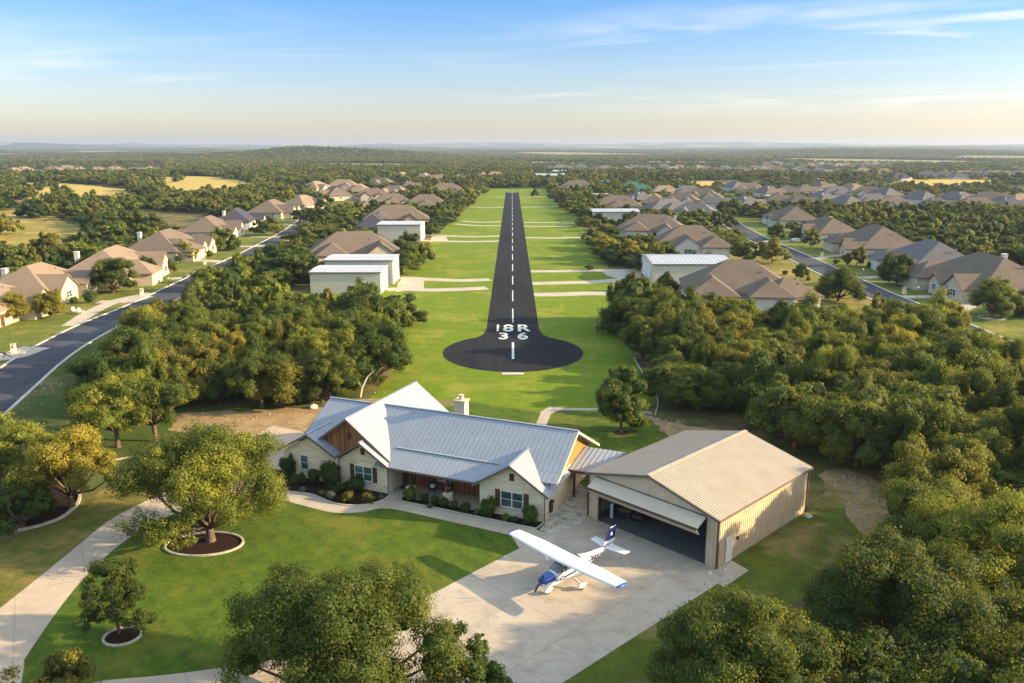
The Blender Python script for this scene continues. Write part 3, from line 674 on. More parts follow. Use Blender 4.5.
win(house, -24.6, 1.65, .95, 1.5, 0, 1, False); win(house, 6.6, 2.0, .8, .9, 0, 1, False, 'glass', 'y', 1)
# porch: boards, door, window, posts on stone bases
g = MB(); g.box(-15.35, -6.1, 2.5, 2.6, -.05, 3.2); g.build('porch_wall', M['porch_wood'], house)
g = MB(); g.box(-15.2, -13.9, 2.45, 2.5, .05, 2.3); d = g.build('door', M['dark_wood'], house)
g = MB(); g.box(-14.0, -13.95, 2.40, 2.45, 1.0, 1.15); g.build('handle', M['steel'], d)
win(house, -10.9, 1.55, 1.3, 1.1, 2.5, 2)
g = MB(); g.box(-15.4, -6.05, -.15, 2.5, -.05, .06); g.build('porch_floor', M['path'], house)
for x in (-13.1, -9.35):
    p = MB(); p.box(x-.1, x+.1, .12, .32, 1.0, 2.86); p.build('porch_post', M['dark_wood'], house)
    p = MB(); p.box(x-.33, x+.33, -.11, .55, 0, .97); p.box(x-.38, x+.38, -.16, .6, .97, 1.05); p.build('post_base', M['stone'], house, bevel=.015)
g = MB(); g.box(-15.3, -6.2, .1, .34, 2.62, 2.83); g.build('porch_beam', M['dark_wood'], house)
g = MB(); g.box(-11.9, -10.8, 6.7, 7.6, 5.2, 7.35); g.box(-12.0, -10.7, 6.6, 7.7, 7.35, 7.5); g.tube([(-11.35,7.15,7.5),(-11.35,7.15,7.85)], .2, 10); g.tube([(-11.35,7.15,7.9),(-11.35,7.15,7.96)], .3, 10)
g.build('chimney', M['wall_cream'], roof)
for x, y in ((-.02, -.06), (-15.3, -.11)):
    g = MB(); g.tube([(x, y, 2.55), (x, y, .05)], .045, 8); g.build('downpipe', M['fascia'], house)
g = MB(); g.box(.0, .18, 1.0, 1.5, .5, 1.5); g.tube([(.19,1.25,1.5),(.19,1.25,1.6)], .2, 12); g.build('meter_box', M['black'], house, bevel=.04)
# breezeway roof
bz = empty('breezeway', (*h2w(1.5, 8), 0), HR); tag(bz, 'small metal-roofed covered walkway joining the stone house to the hangar', 'covered walkway')
mb = MB(); P4 = [(-1.75, -2.4, 2.75), (-2.1, 2.1, 3.25), (2.3, 2.9, 3.25), (.9, -2.5, 2.75)]
P4 = [(-1.45,-2.4,2.8),(-1.45,2.3,3.3),(2.6,2.3,3.3),(.9,-2.4,2.8)]
mb.slab(P4, .1); mb.ribs(P4, (0,1,.1), .46, .05, .04); mb.build('roof', M['metal_roof'], bz)
for x, y, h_ in ((-.9,-2.2,2.7),(.6,-2.2,2.7),(-.9,2.0,3.12),(1.9,2.0,3.12)):
    p = MB(); p.box(x-.1, x+.1, y-.1, y+.1, 0, h_); p.build('post', M['dark_wood'], bz)
g = MB(); g.box(-1.45, 1.2, -2.42, -2.3, 2.5, 2.68); g.build('beam', M['dark_wood'], bz)
# porch chairs, mat
def porch_chair(x, y, rz, label):
    r = empty('porch_chair', (*h2w(x, y), .06), HR+rz); tag(r, label, 'chair', 'chairs on the porch')
    s_ = MB(); s_.box(-.3, .3, -.28, .3, .36, .42); s_.build('seat', M['black'], r)
    s_ = MB(); bar(s_, (0, .28, .4), (0, .42, 1.0), .58, .05, up=(0, 1, 0)); s_.build('backrest', M['black'], r)
    for sx in (-1, 1):
        s_ = MB(); s_.box(sx*.29-.025, sx*.29+.025, -.26, .33, .58, .63); s_.build('armrest', M['black'], r)
        for sy in (-1, 1): s_ = MB(); s_.box(sx*.27-.025, sx*.27+.025, sy*.24-.025, sy*.24+.025, 0, .6 if sy < 0 else .38); s_.build('leg', M['black'], r)
    s_ = MB(); s_.box(-.22, .22, -.05, .22, .43, .78); s_.build('cushion', M['cream_cushion'], r, bevel=.06)
porch_chair(-11.7, 1.7, .1, 'dark porch chair with cream cushion, the one nearer the front door')
porch_chair(-10.2, 1.75, -.1, 'dark porch chair with cream cushion, the one farther from the front door')
g = MB(); g.box(-.7, .7, -.45, .45, .0, .02); o = g.build('door_mat', simple('navy_mat', (.03, .03, .06), .95)); o.location = (*h2w(-14.4, 1.75), .062); o.rotation_euler = (0, 0, HR); tag(o, 'dark doormat in front of the porch door', 'doormat')
# stone edging round the beds
def edging(name, pts, label, w_=.22, h_=.16, closed=False, mat='edge_stone'):
    o = kerb(pts, w_, h_, M[mat], name, closed); return tag(o, label, 'edging')
edging('bed_edging', catmull(Gs([(262, 487), (278.6, 491), (310, 494.5), (333.7, 503.5), (357, 505.8), (378, 502.3), (390, 495.5), (395, 489)]), 6), 'curved pale edging of the mulch bed below the two front gables', .14, .1, mat='kerb')
edging('bed_edging', Gs([(402, 494), (401, 501.6), (450, 511.4), (535.8, 529.3), (544.8, 522.5)]), 'long straight pale edging of the shrub bed before the porch', .14, .1, mat='kerb')

# ------------------------------------------------------------------ the hangar
GO = (15.41, 55.88); GR = -math.radians(45.5)
def g2w(x, y): a = math.radians(45.5); return (GO[0]+x*math.cos(a)+y*math.sin(a), GO[1]-x*math.sin(a)+y*math.cos(a))
hang = empty('aircraft_hangar', (*GO, 0), GR); tag(hang, 'tan ribbed metal hangar with its wide door folded open beside the parked airplane', 'hangar')
X0, X1, Y1, ZE, ZP = -12.6, 0, 14.3, 4.15, 5.75; XM = (X0+X1)/2
wl = MB(); th = .16
wl.box(X0, X0+th, 0, Y1, -.1, ZE); wl.box(X1-th, X1, 0, Y1, -.1, ZE)
wl.add([(X0+th,Y1-th,-.1),(X1-th,Y1-th,-.1),(X1-th,Y1-th,ZE),(XM,Y1-th,ZP-.1),(X0+th,Y1-th,ZE),(X0+th,Y1,-.1),(X1-th,Y1,-.1),(X1-th,Y1,ZE),(XM,Y1,ZP-.1),(X0+th,Y1,ZE)], [(0,4,3,2,1),(5,6,7,8,9),(1,2,7,6),(0,5,9,4),(0,1,6,5),(2,3,8,7),(3,4,9,8)])
# front: pillars and gable over the opening
wl.box(X0+th, -11.55, 0, .3, -.1, 3.9); wl.box(-.98, X1-th, 0, .3, -.1, 3.9)
wl.add([(X0+th,0,3.9),(X1-th,0,3.9),(X1-th,0,ZE),(XM,0,ZP-.1),(X0+th,0,ZE),(X0+th,.3,3.9),(X1-th,.3,3.9),(X1-th,.3,ZE),(XM,.3,ZP-.1),(X0+th,.3,ZE)], [(0,1,2,3,4),(9,8,7,6,5),(0,5,6,1),(1,6,7,2),(2,7,8,3),(3,8,9,4),(4,9,5,0)])
y = .35
while y < Y1-.1: wl.box(X1, X1+.035, y-.04, y+.04, -.05, ZE-.05); wl.box(X0-.035, X0, y-.04, y+.04, -.05, ZE-.05); y += .305
x = X0+.3
while x < X1-.15:
    zt = ZE+(ZP-ZE)*(1-abs(x-XM)/(-XM))-.15; zb = 3.95 if -11.5 < x < -1.0 else 0
    wl.box(x-.035, x+.035, -.03, 0, zb, zt); x += .305
wl.build('wall', M['hangar_wall'], hang)
rr_ = MB()
for sx in (-1, 1):
    e = X1+.22 if sx > 0 else X0-.22; pts = [(XM,-.3,ZP),(XM,Y1+.25,ZP),(e,Y1+.25,ZE-.03),(e,-.3,ZE-.03)]
    if sx < 0: pts = [(p[0], p[1], p[2]-.002) for p in pts]
    rr_.slab(pts, .1); rr_.ribs(pts, (sx, 0, -.25), .305, .06, .035)
hr = rr_.build('roof', M['hangar_roof'], hang)
tm = MB()
bar(tm, (X0-.22, -.32, ZE-.12), (XM+.02, -.32, ZP-.09), .07, .2); bar(tm, (X1+.22, -.323, ZE-.12), (XM-.02, -.323, ZP-.09), .07, .2)
bar(tm, (X1+.25, -.3, ZE-.13), (X1+.25, Y1+.25, ZE-.13), .09, .16)
tm.build('roof_trim', M['fascia'], hr)
bar(rc2 := MB(), (XM, -.33, ZP+.06), (XM, Y1+.28, ZP+.06), .35, .05); rc2.build('ridge_cap', M['hangar_roof'], hr)
for x, y in ((X1+.04, -.04), (X1+.04, Y1+.02), (X0-.02, -.04)):
    t_ = MB(); t_.box(x-.07, x+.07, y-.07, y+.07, 0, ZE-.1); t_.build('corner_trim', M['brown_trim'], hang)
# folded door: upper leaf leans out, lower leaf folds back under it
A_, B_, C_ = (0.0, 3.95), (-1.3, 3.38), (-1.02, 2.72)
dl = MB()
for (ya, za), (yb, zb), t_ in (((A_[0]-.03, A_[1]), B_, .09),):
    P4 = [(-11.75,ya,za),(-1.05,ya,za),(-1.05,yb,zb),(-11.75,yb,zb)]; dl.slab(P4, .1); dl.ribs(P4, (0,-1,-.44), .305, .04, .02)
door = dl.build('hangar_door', M['hangar_door'], hang)
d2 = MB(); P4 = [(-11.72, B_[0]+.02, B_[1]-.12), (-1.08, B_[0]+.02, B_[1]-.12), (-1.08, -.85, 2.78), (-11.72, -.85, 2.78)]; d2.slab(P4, .08); d2.build('lower_leaf', M['hangar_door'], door)
d3 = MB(); d3.box(-11.78, -1.02, B_[0]-.07, B_[0]+.01, B_[1]-.16, B_[1]+.03); d3.box(-11.75, -1.05, -.09, -.033, 3.93, 4.0); d3.build('door_edge', M['brown_trim'], door)
for xa in (-11.55, -1.06): jb = MB(); jb.box(xa, xa+.08, -.02, .32, 0, 3.9); jb.build('door_jamb', M['brown_trim'], hang)
fl = MB(); fl.box(X0+th, X1-th, .02, Y1-th, -.05, .035); fl.build('floor', M['floor'], hang)
sd_ = MB(); sd_.box(X1+.03, X1+.09, 1.15, 2.05, .06, 2.12); sdo = sd_.build('side_door', M['white_trim'], hang)
hd = MB(); hd.tube([(X1+.1, 1.95, 1.0), (X1+.16, 1.95, 1.0), (X1+.16, 1.83, 1.0)], .018, 6); hd.build('handle', M['steel'], sdo)
b = MB(); b.box(X1+.03, X1+.16, 2.7, 2.85, 1.5, 1.75); b.build('meter_box', M['black'], hang)
# things kept just inside the opening
def at_h(name, x, y, rz=0): return empty(name, (*g2w(x, y), .036), GR+rz)
r = at_h('storage_shelf', -11.2, 3.4, math.radians(90)); tag(r, 'dark shelf rack with boxes against the inner wall of the hangar', 'shelf')
for k in range(4): s_ = MB(); s_.box(-1.1, 1.1, -.25, .25, .3+k*.55, .34+k*.55); s_.build('shelf', M['steel'], r)
for sx in (-1, 1):
    for sy in (-1, 1): s_ = MB(); s_.box(sx*1.1-.03, sx*1.1+.03, sy*.25-.03, sy*.25+.03, 0, 2.05); s_.build('leg', M['black'], r)
for i, (x, y, z, c, w_) in enumerate(((-.7, 3.4, .376, 'red_paint', .4), (.2, 3.4, .926, 'cream_cushion', .45), (.75, 3.4, 1.476, 'yellow_paint', .3), (-.4, 3.4, 1.476, 'wall_tan', .5))):
    s_ = MB(); s_.box(-w_/2, w_/2, -.18, .18, 0, .3); s_.box(-w_/2-.01, w_/2+.01, -.19, .19, .22, .31)
    o = s_.build('storage_box', M[c]); o.location = (*g2w(-11.2, 3.4+x), z+.002); o.rotation_euler = (0, 0, GR+math.radians(90))
    tag(o, ['red lidded box on the lowest shelf inside the hangar', 'cream lidded box on the second shelf inside the hangar', 'yellow lidded box on the third shelf inside the hangar', 'tan lidded box on the third shelf inside the hangar'][i], 'box')
r = at_h('tool_cart', -10.0, 1.9, .3); tag(r, 'black tool cart with a yellow top standing in the hangar opening', 'cart')
s_ = MB(); s_.box(-.5, .5, -.3, .3, .15, .8)
for k in range(3): s_.box(-.45, .45, -.33, -.302, .2+k*.2, .36+k*.2)
s_.build('cabinet', M['black'], r, bevel=.01); s_ = MB(); s_.box(-.53, .53, -.33, .33, .803, .9); s_.build('top', M['yellow_paint'], r, bevel=.02)
for sx in (-1, 1):
    for sy in (-1, 1): s_ = MB(); s_.tube([(sx*.42-.03, sy*.22, .075), (sx*.42+.03, sy*.22, .075)], .075, 10); s_.build('wheel', M['rubber'], r)
r = at_h('gas_cylinder', -11.0, 1.2); tag(r, 'tall pale gas cylinder standing by the hangar door jamb', 'gas cylinder')
s_ = MB(); s_.tube([(0,0,0),(0,0,1.15),(0,0,1.28),(0,0,1.36)], [.15,.15,.11,.04], 14); s_.build('tank', M['plane_white'], r); s_ = MB(); s_.tube([(0,0,1.36),(0,0,1.48)], .035, 8); s_.build('valve', M['steel'], r)
r = at_h('air_compressor', -9.0, 2.2, .2); tag(r, 'red air compressor on small wheels at the back of the cart in the hangar', 'compressor')
s_ = MB(); s_.tube([(-.55,0,.4),(-.45,0,.4),(.45,0,.4),(.55,0,.4)], [.1,.24,.24,.1], 14); s_.build('tank', M['red_paint'], r); s_ = MB(); s_.box(-.25,.2,-.15,.15,.64,.9); s_.build('motor', M['black'], r, bevel=.03)
for sx in (-1, 1): s_ = MB(); s_.tube([(-.35, sx*.22-.03, .12), (-.35, sx*.22+.03, .12)], .12, 12); s_.build('wheel', M['rubber'], r)
s_ = MB(); s_.box(.33,.39,-.15,.15,0,.22); s_.build('foot', M['black'], r)

# ------------------------------------------------------------------ the airplane (nose towards -y)
PR = -math.radians(47); plane_ = empty('light_airplane', (4.05, 53.7, .024), PR)
tag(plane_, 'small white high-wing propeller airplane with blue nose and tail parked on the concrete apron', 'airplane')
ST = [(.18,.17,.98,1.32),(.26,.36,.86,1.46),(.42,.46,.74,1.50),(.8,.50,.66,1.56),(1.3,.53,.62,1.60),(1.42,.54,.61,1.64),(1.7,.55,.60,1.86),(2.0,.55,.60,2.08),(2.3,.55,.60,2.14),(3.0,.55,.62,2.16),(3.6,.53,.68,2.12),(4.0,.48,.74,1.98),(4.5,.40,.83,1.80),(5.2,.31,.94,1.68),(6.2,.20,1.06,1.60),(7.2,.11,1.16,1.54),(8.0,.05,1.24,1.50)]
def section(s_, n=28):
    for i in range(len(ST)-1):
        if ST[i][0] <= s_ <= ST[i+1][0]: break
    t = (s_-ST[i][0])/(ST[i+1][0]-ST[i][0]); hw, zb, zt = (ST[i][k]*(1-t)+ST[i+1][k]*t for k in (1, 2, 3))
    zc_, hh = (zb+zt)/2, (zt-zb)/2; o = []
    for k in range(n):
        a = 2*math.pi*k/n; ca, sa = math.cos(a), math.sin(a); e = .72
        o.append((hw*math.copysign(abs(ca)**e, ca), s_-3, zc_+hh*math.copysign(abs(sa)**e, sa)))
    return o
def loft(stations, mfn, name, mats, parent, off=0, n=28, cap=True):
    mb = MB(); rings = [section(s_, n) for s_ in stations]
    if off:
        for i, r_ in enumerate(rings):
            cz = (min(p[2] for p in r_)+max(p[2] for p in r_))/2
            rings[i] = [(p[0]*(1+off/.5), p[1], cz+(p[2]-cz)*(1+off/.5)) for p in r_]
    for r_ in rings: mb.v += r_
    for i in range(len(rings)-1):
        for k in range(n):
            q = [mb.v[j] for j in (i*n+k, i*n+(k+1) % n, (i+1)*n+(k+1) % n, (i+1)*n+k)]
            c = tuple(sum(p[d] for p in q)/4 for d in range(3)); mi = mfn(c, k)
            if mi is None: continue
            mb.f.append((i*n+k, i*n+(k+1) % n, (i+1)*n+(k+1) % n, (i+1)*n+k)); mb.m.append(mi)
    if cap: mb.f.append(tuple(range(n))); mb.m.append(mfn((0, rings[0][0][1], 1.2), 0) or 0); e = (len(rings)-1)*n; mb.f.append(tuple(e+k for k in range(n-1, -1, -1))); mb.m.append(0)
    used = sorted({i for f in mb.f for i in f}); mp = {i: j for j, i in enumerate(used)}
    mb.v = [mb.v[i] for i in used]; mb.f = [tuple(mp[i] for i in f) for f in mb.f]
    return mb.build(name, mats, parent, smooth=True)
mats_p = [M['plane_white'], M['plane_blue'], M['plane_navy']]
def cen(s_):
    for i in range(len(ST)-1):
        if ST[i][0] <= s_ <= ST[i+1][0]: break
    t = (s_-ST[i][0])/(ST[i+1][0]-ST[i][0]); return [ST[i][k]*(1-t)+ST[i+1][k]*t for k in (1, 2, 3)]
def fus_m(c, k):
    s_ = c[1]+3; line = 1.16+.02*s_
    if s_ > 1.35 and abs(c[2]-line) < .06 and s_ < 6.6: return 2
    if s_ > 1.35 and abs(c[2]-line+.15) < .028 and s_ < 5: return 1
    return 0
stn = [1.34]+[1.34+i*.111 for i in range(1, 61)]
loft(stn, fus_m, 'fuselage', mats_p, plane_, n=56)
loft([.18,.2,.26,.34,.42,.55,.7,.9,1.1,1.2,1.28,1.335], lambda c, k: 1 if c[2] > 1.17 and c[1]+3 < 1.26 or (abs(c[2]-1.18) < .02) else 0, 'cowling', mats_p, plane_, n=56)
# windscreen and cabin glass: thin shells just outside the skin
def shell(s0, s1, keep, name):
    o = loft([s0+(s1-s0)*i/8 for i in range(9)], lambda c, k: 0 if keep(c) else None, name, [M['screen_glass']], plane_, .006, 64, False); return o
shell(1.42, 2.02, lambda c: c[2] > 1.56 and c[2] > 1.5, 'windscreen')
for s0, s1 in ((2.08, 2.85), (2.93, 3.45)):
    for sx in (-1, 1): shell(s0, s1, lambda c, sx=sx: 1.5 < c[2] < 1.97 and c[0]*sx > 0, 'side_window')
shell(3.62, 4.05, lambda c: c[2] > 1.72, 'rear_window')
g = MB(); prof = [(.0, .17), (.06, .13), (.16, .05), (.2, 0.01)]
g.tube([(0, -2.82-d, 1.15) for d, r_ in prof], [r_ for d, r_ in prof], 16); g.build('spinner', M['plane_blue'], plane_, smooth=True)
g = MB()
for sgn in (-1, 1):
    for i in range(5):
        a0 = .05+i*.18; a1 = a0+.18; w0, w1 = .055+.02*math.sin(i/5*3.1), .055+.02*math.sin((i+1)/5*3.1)
        d = Vector((math.sin(.5), 0, math.cos(.5)))*sgn; x_ = Vector((math.cos(.5), 0, -math.sin(.5)))
        tw0, tw1 = .9-.13*i, .9-.13*(i+1); O = Vector((0, -2.93, 1.15)); vs_ = []
        for a, ww, tw in ((a0, w0, tw0), (a1, w1, tw1)):
            q = x_*math.cos(tw)+Vector((0, 1, 0))*math.sin(tw); nn = d.cross(q).normalized()*.008
            vs_ += [O+d*a-q*ww-nn, O+d*a+q*ww-nn, O+d*a+q*ww+nn, O+d*a-q*ww+nn]
        g.add(vs_, [(0,1,5,4),(1,2,6,5),(2,3,7,6),(3,0,4,7)]+([(0,3,2,1)] if i == 0 else [])+([(4,5,6,7)] if i == 4 else []))
g.build('propeller', M['black'], plane_)
def airfoil(c, t, n=10):
    P = []
    for i in range(n+1):
        x = .5*(1-math.cos(math.pi*i/n)); yt = 5*t*(.2969*math.sqrt(x)-.126*x-.3516*x*x+.2843*x**3-.1036*x**4); P.append((x*c, yt*c*1.25))
    for i in range(n-1, 0, -1):
        x = .5*(1-math.cos(math.pi*i/n)); yt = 5*t*(.2969*math.sqrt(x)-.126*x-.3516*x*x+.2843*x**3-.1036*x**4); P.append((x*c, -yt*c*.6))
    return P
def surf(stations, name, parent, mats, mfn=lambda i: 0, vertical=False, t=.12):
    """stations: (span, leading-edge s, chord, z)"""
    mb = MB(); n = 20
    for sp, le, ch, z in stations:
        for x, h_ in airfoil(ch, t): mb.v.append((h_, le+x-3, sp) if vertical else (sp, le+x-3, z+h_))
    for i in range(len(stations)-1):
        for k in range(n): mb.f.append((i*n+k, i*n+(k+1) % n, (i+1)*n+(k+1) % n, (i+1)*n+k)); mb.m.append(mfn(i))
    mb.f.append(tuple(range(n-1, -1, -1))); mb.m.append(mfn(0)); e = (len(stations)-1)*n; mb.f.append(tuple(e+k for k in range(n))); mb.m.append(mfn(len(stations)-2))
    return mb.build(name, mats, parent, smooth=True)
wst = []
for sp in (-5.5,-5.42,-5.28,-5.1,-3,-1.2,0,1.2,3,5.1,5.28,5.42,5.5):
    a = abs(sp); ch = 1.62 if a < 2.6 else 1.62-(a-2.6)/2.9*.5; le = 1.85 if a < 2.6 else 1.85+(a-2.6)/2.9*.18
    if a > 5.3: ch *= 1-(a-5.28)*1.6; le += (a-5.28)*.5
    wst.append((sp, le, ch, 2.18+a*.028))
surf(wst, 'wing', plane_, mats_p, lambda i: 1 if i < 2 or i > len(wst)-4 else 0)
surf([(-1.72,7.45,.55,1.42),(-1.6,7.3,.72,1.42),(0,7.0,1.02,1.42),(1.6,7.3,.72,1.42),(1.72,7.45,.55,1.42)], 'tailplane', plane_, mats_p, t=.09)
fs = [(1.45,6.35,1.75,0),(1.56,6.65,1.5,0),(1.62,6.85,1.33,0),(1.70,6.92,1.27,0),(1.92,7.02,1.2,0),(2.82,7.5,.86,0),(2.92,7.6,.72,0)]
surf(fs, 'tail_fin', plane_, mats_p, lambda i: (0,2,0,0,2,2)[i], True, t=.07)
g = MB()   # white emblem on both sides of the fin: small disc with a rising point
for sx in (-1, 1):
    c = [(sx*.055, 7.78-3+.11*math.cos(a), 2.32+.14*math.sin(a)*(1.25 if math.sin(a) > 0 else .8)) for a in [k*math.pi/6 for k in range(12)]]
    g.add(c+[(p[0]*.3, p[1], p[2]) for p in c], [tuple(range(12)), tuple(range(23, 11, -1))]+[(k, (k+1) % 12, 12+(k+1) % 12, 12+k) for k in range(12)])
g.build('emblem', M['plane_white'], plane_)
g = MB()   # blue strip on tail sides
for sx in (-1, 1):
    t_ = text_mesh('registration', 'N7202', M['plane_navy'], .5, 1.15, 1, plane_, .004, .012)
    s0 = 5.15; hw, zb, zt = cen(s0); yaw = math.atan(.117)
    t_.rotation_euler = (math.pi/2, 0, (math.pi/2-yaw)*sx if sx > 0 else -(math.pi/2-yaw)); t_.location = (sx*(.325), s0-3, 1.36)
def pipe(name, pts, rad, m, parent, n=8, flat=None):
    mb = MB(); mb.tube(pts, rad, n); return mb.build(name, m, parent, smooth=True)
for sx in (-1, 1):
    pipe('wing_strut', [(sx*.5, -.55, .85), (sx*2.6, -.5, 2.2)], .04, M['plane_white'], plane_)
    g = MB(); bar(g, (sx*.42, .1, .72), (sx*1.22, .15, .3), .16, .04, up=(0, 1, 0)); g.build('gear_leg', M['plane_white'], plane_)
def wheel(x, y, sc=1):
    g = MB(); g.tube([(x-.07*sc, y, .2*sc), (x+.07*sc, y, .2*sc)], .2*sc, 16); w_ = g.build('wheel', M['rubber'], plane_, bevel=.02)
    g = MB(); g.tube([(x, y-.42*sc, .3*sc), (x, y-.36*sc, .3*sc), (x, y-.2*sc, .3*sc), (x, y, .3*sc), (x, y+.25*sc, .31*sc), (x, y+.5*sc, .34*sc), (x, y+.58*sc, .35*sc)], [.02, .09, .16, .175, .14, .05, .01], 14); g.build('wheel_fairing', M['plane_white'], w_, smooth=True)
wheel(-1.25, .15); wheel(1.25, .15); wheel(0, -2.05, .9)
pipe('nose_strut', [(0, -2.05, .35), (0, -2.0, .8)], .045, M['steel'], plane_)
# ------------------------------------------------------------------ neighbourhood houses
ROOFS = {'b': 'roof_brown', 't': 'roof_tan', 'g': 'roof_grey', 'd': 'roof_dark', 'w': 'white_roof', 'e': 'teal'}
WALLS = {'c': 'wall_cream', 't': 'wall_tan', 'w': 'wall_white'}
HOUSES = []   # (x, y, radius) kept clear of trees
def gen_house(loc, rz, W, D, roofk, wallk, wings, label, group=None, chim=None, eave=2.9, pitch=.62, lod=0, garage=0):
    """front faces local -y. wings: (centre x, width, projection, 'g' gable or 'h' hip)"""
    r = empty('suburban_house', (*loc, 0), rz); tag(r, label, 'house', group)
    HOUSES.append((loc[0], loc[1], max(W, D)/2+2.0))
    wl = MB(); rf_ = MB(); wl.box(-W/2, W/2, -D/2, D/2, -.2, eave)
    def hip(x0, x1, y0, y1, ze, p, o=.5, t=.18):
        x0 -= o; x1 += o; y0 -= o; y1 += o; w_, d_ = x1-x0, y1-y0; hh = min(w_, d_)/2*p
        if w_ >= d_: a, b = (x0+d_/2, (y0+y1)/2), (x1-d_/2, (y0+y1)/2)
        else: a, b = ((x0+x1)/2, y0+w_/2), ((x0+x1)/2, y1-w_/2)
        V = [(x0,y0,ze-t),(x1,y0,ze-t),(x1,y1,ze-t),(x0,y1,ze-t),(x0,y0,ze),(x1,y0,ze),(x1,y1,ze),(x0,y1,ze),(*a,ze+hh),(*b,ze+hh)]
        Fs = [(3,2,1,0),(0,1,5,4),(1,2,6,5),(2,3,7,6),(3,0,4,7)]
        Fs += [(4,5,9,8),(5,6,9),(6,7,8,9),(7,4,8)] if w_ >= d_ else [(4,5,8),(5,6,9,8),(6,7,9),(7,4,8,9)]
        rf_.add(V, Fs); return ze+hh
    zr = hip(-W/2, W/2, -D/2, D/2, eave, pitch)
    for i, (xc, w_, pr, kd) in enumerate(wings):
        e = .03*(i+1); y0 = -D/2-pr; x0, x1 = xc-w_/2, xc+w_/2; ze = eave+e
        if kd == 'h':
            wl.box(x0, x1, y0, -D/2+.1, -.2, ze-.01); hip(x0, x1, y0, w_/2, ze, pitch*.98)
        else:
            zp = ze+w_/2*(pitch+.12); gwall(wl, x0, x1, y0, 0, ze-.02, zp-.1)
            o = .4; ps = (zp-ze)/(w_/2); yb = min(D/2-.5, -D/2+(zp-eave)/pitch)
            for sx in (-1, 1):
                rf_.slab([(xc, y0-o, zp), (xc, yb, zp), (xc+sx*(w_/2+o), yb, ze-o*ps), (xc+sx*(w_/2+o), y0-o, ze-o*ps)], .14)
            if w_ > 4 and lod < 2: win(r, xc, 1.6, min(2.2, w_*.35), 1.4, y0, 2 if lod == 0 else 1)
    wl.build('wall', M[WALLS[wallk]], r); ro = rf_.build('roof', M[ROOFS[roofk]], r)
    if lod < 2:
        for vx, vy in ((W*.18, -D*.2), (-W*.12, D*.22), (W*.3, D*.15)):
            hz0 = eave+(D/2+.5-abs(vy))*pitch; v_ = MB(); v_.box(vx-.16, vx+.16, vy-.16, vy+.16, hz0-.3, hz0+.28); v_.build('roof_vent', M['steel'], ro)
    if chim:
        for cx_, cy_ in (chim if isinstance(chim, list) else [chim]):
            c = MB(); c.box(cx_-.55, cx_+.55, cy_-.45, cy_+.45, eave, zr-.7); c.box(cx_-.63, cx_+.63, cy_-.53, cy_+.53, zr-.7, zr-.5); c.build('chimney', M['wall_white'], ro)
    # openings on the main walls not covered by wings
    if lod < 2:
        xs = [x for x in np.arange(-W/2+2.2, W/2-1.5, 3.6) if all(abs(x-q[0]) > q[1]/2+.9 for q in wings)]
        for j, x in enumerate(xs[:4 if lod == 0 else 2]):
            if j == len(xs[:4])//2 and lod == 0:
                g = MB(); g.box(x-.55, x+.55, -D/2-.05, -D/2+.01, .05, 2.2); d_ = g.build('door', M['dark_wood'], r)
                g = MB(); g.box(x+.38, x+.42, -D/2-.09, -D/2-.05, 1, 1.15); g.build('handle', M['steel'], d_)
            else: win(r, x, 1.6, 1.4, 1.4, -D/2, 1)
        for sx in (-1, 1):
            for yv in ((-D/4, D/4) if lod == 0 else (0,)): win(r, yv, 1.6, 1.3, 1.3, sx*W/2, 1, axis='y', side=sx)
        if lod == 0:
            for x in (-W/3, 0, W/3):   # back windows
                f = MB(); f.box(x-.7, x+.7, D/2-.01, D/2+.05, .95, 2.25); o = f.build('window', M['white_trim'], r); p = MB(); p.box(x-.62, x+.62, D/2, D/2+.07, 1.03, 2.17); p.build('pane', M['glass'], o)
    else:
        for x in (-W/4, W/4): g = MB(); g.box(x-1, x+1, -D/2-.06, -D/2+.02, .9, 2.3); g.build('window', M['glass'], r)
    if garage:
        sx = garage; g = MB()
        for yc in ((-D/2-1.6,) if not wings else ()): pass
        xg = sx*(W/2); g.box(min(xg, xg+sx*.06), max(xg, xg+sx*.06), -2.4, 2.4, .02, 2.3); g.build('garage_door', M['garage_wood'], r)
        # roof pitch over the garage side is the hip itself
    return r
def face(x, y, road):
    q = min(road, key=lambda p: (p[0]-x)**2+(p[1]-y)**2); dx, dy = q[0]-x, q[1]-y
    return math.atan2(dx, -dy)
def at(px, py, z=4.0): return G(px, py, z)
def nh(px, py, road, W, D, rk, wk, wings, label, group=None, chim=None, rz=None, **kw):
    x, y = at(px, py); return gen_house((x, y), face(x, y, road) if rz is None else rz, W, D, rk, wk, wings, label, group, chim, **kw)
GL = 'houses along the curved street west of the runway'; GRR = 'houses along the straight street east of the runway'; GA = 'houses backing onto the grass airstrip'
nh(-22, 300, LR, 20, 13, 't', 'c', [(5, 7, 2.5, 'g')], 'tan-roofed house cut off by the edge of the photo, nearest of its street', GL)
nh(36, 279, LR, 19, 13, 't', 'c', [(-4.6, 7.5, 2.2, 'g'), (4.6, 6, 3.0, 'g')], 'cream house with twin sunlit gables behind two lawn chairs', GL, (-3, 4.5))
nh(112, 263, LR, 25, 15, 't', 'c', [(-7, 8, 4.5, 'h'), (6, 8, 3.0, 'g')], 'wide tan-roofed house with a white chimney and wood garage doors, behind a broad oak', GL, (-4, 6.2), garage=-1)
nh(166, 243, LR, 23, 15, 'b', 'c', [(-6, 9, 4, 'h'), (3, 5, 2.5, 'g'), (8, 6, 3, 'g')], 'brown hip-roofed cream house with a dark car on its drive', GL, (-2, 6.5))
nh(209, 226, LR, 21, 14, 'b', 'w', [(-4, 5, 3, 'g'), (5, 7, 3, 'g')], 'brown-roofed house half hidden by a bright green lawn tree', GL, None)
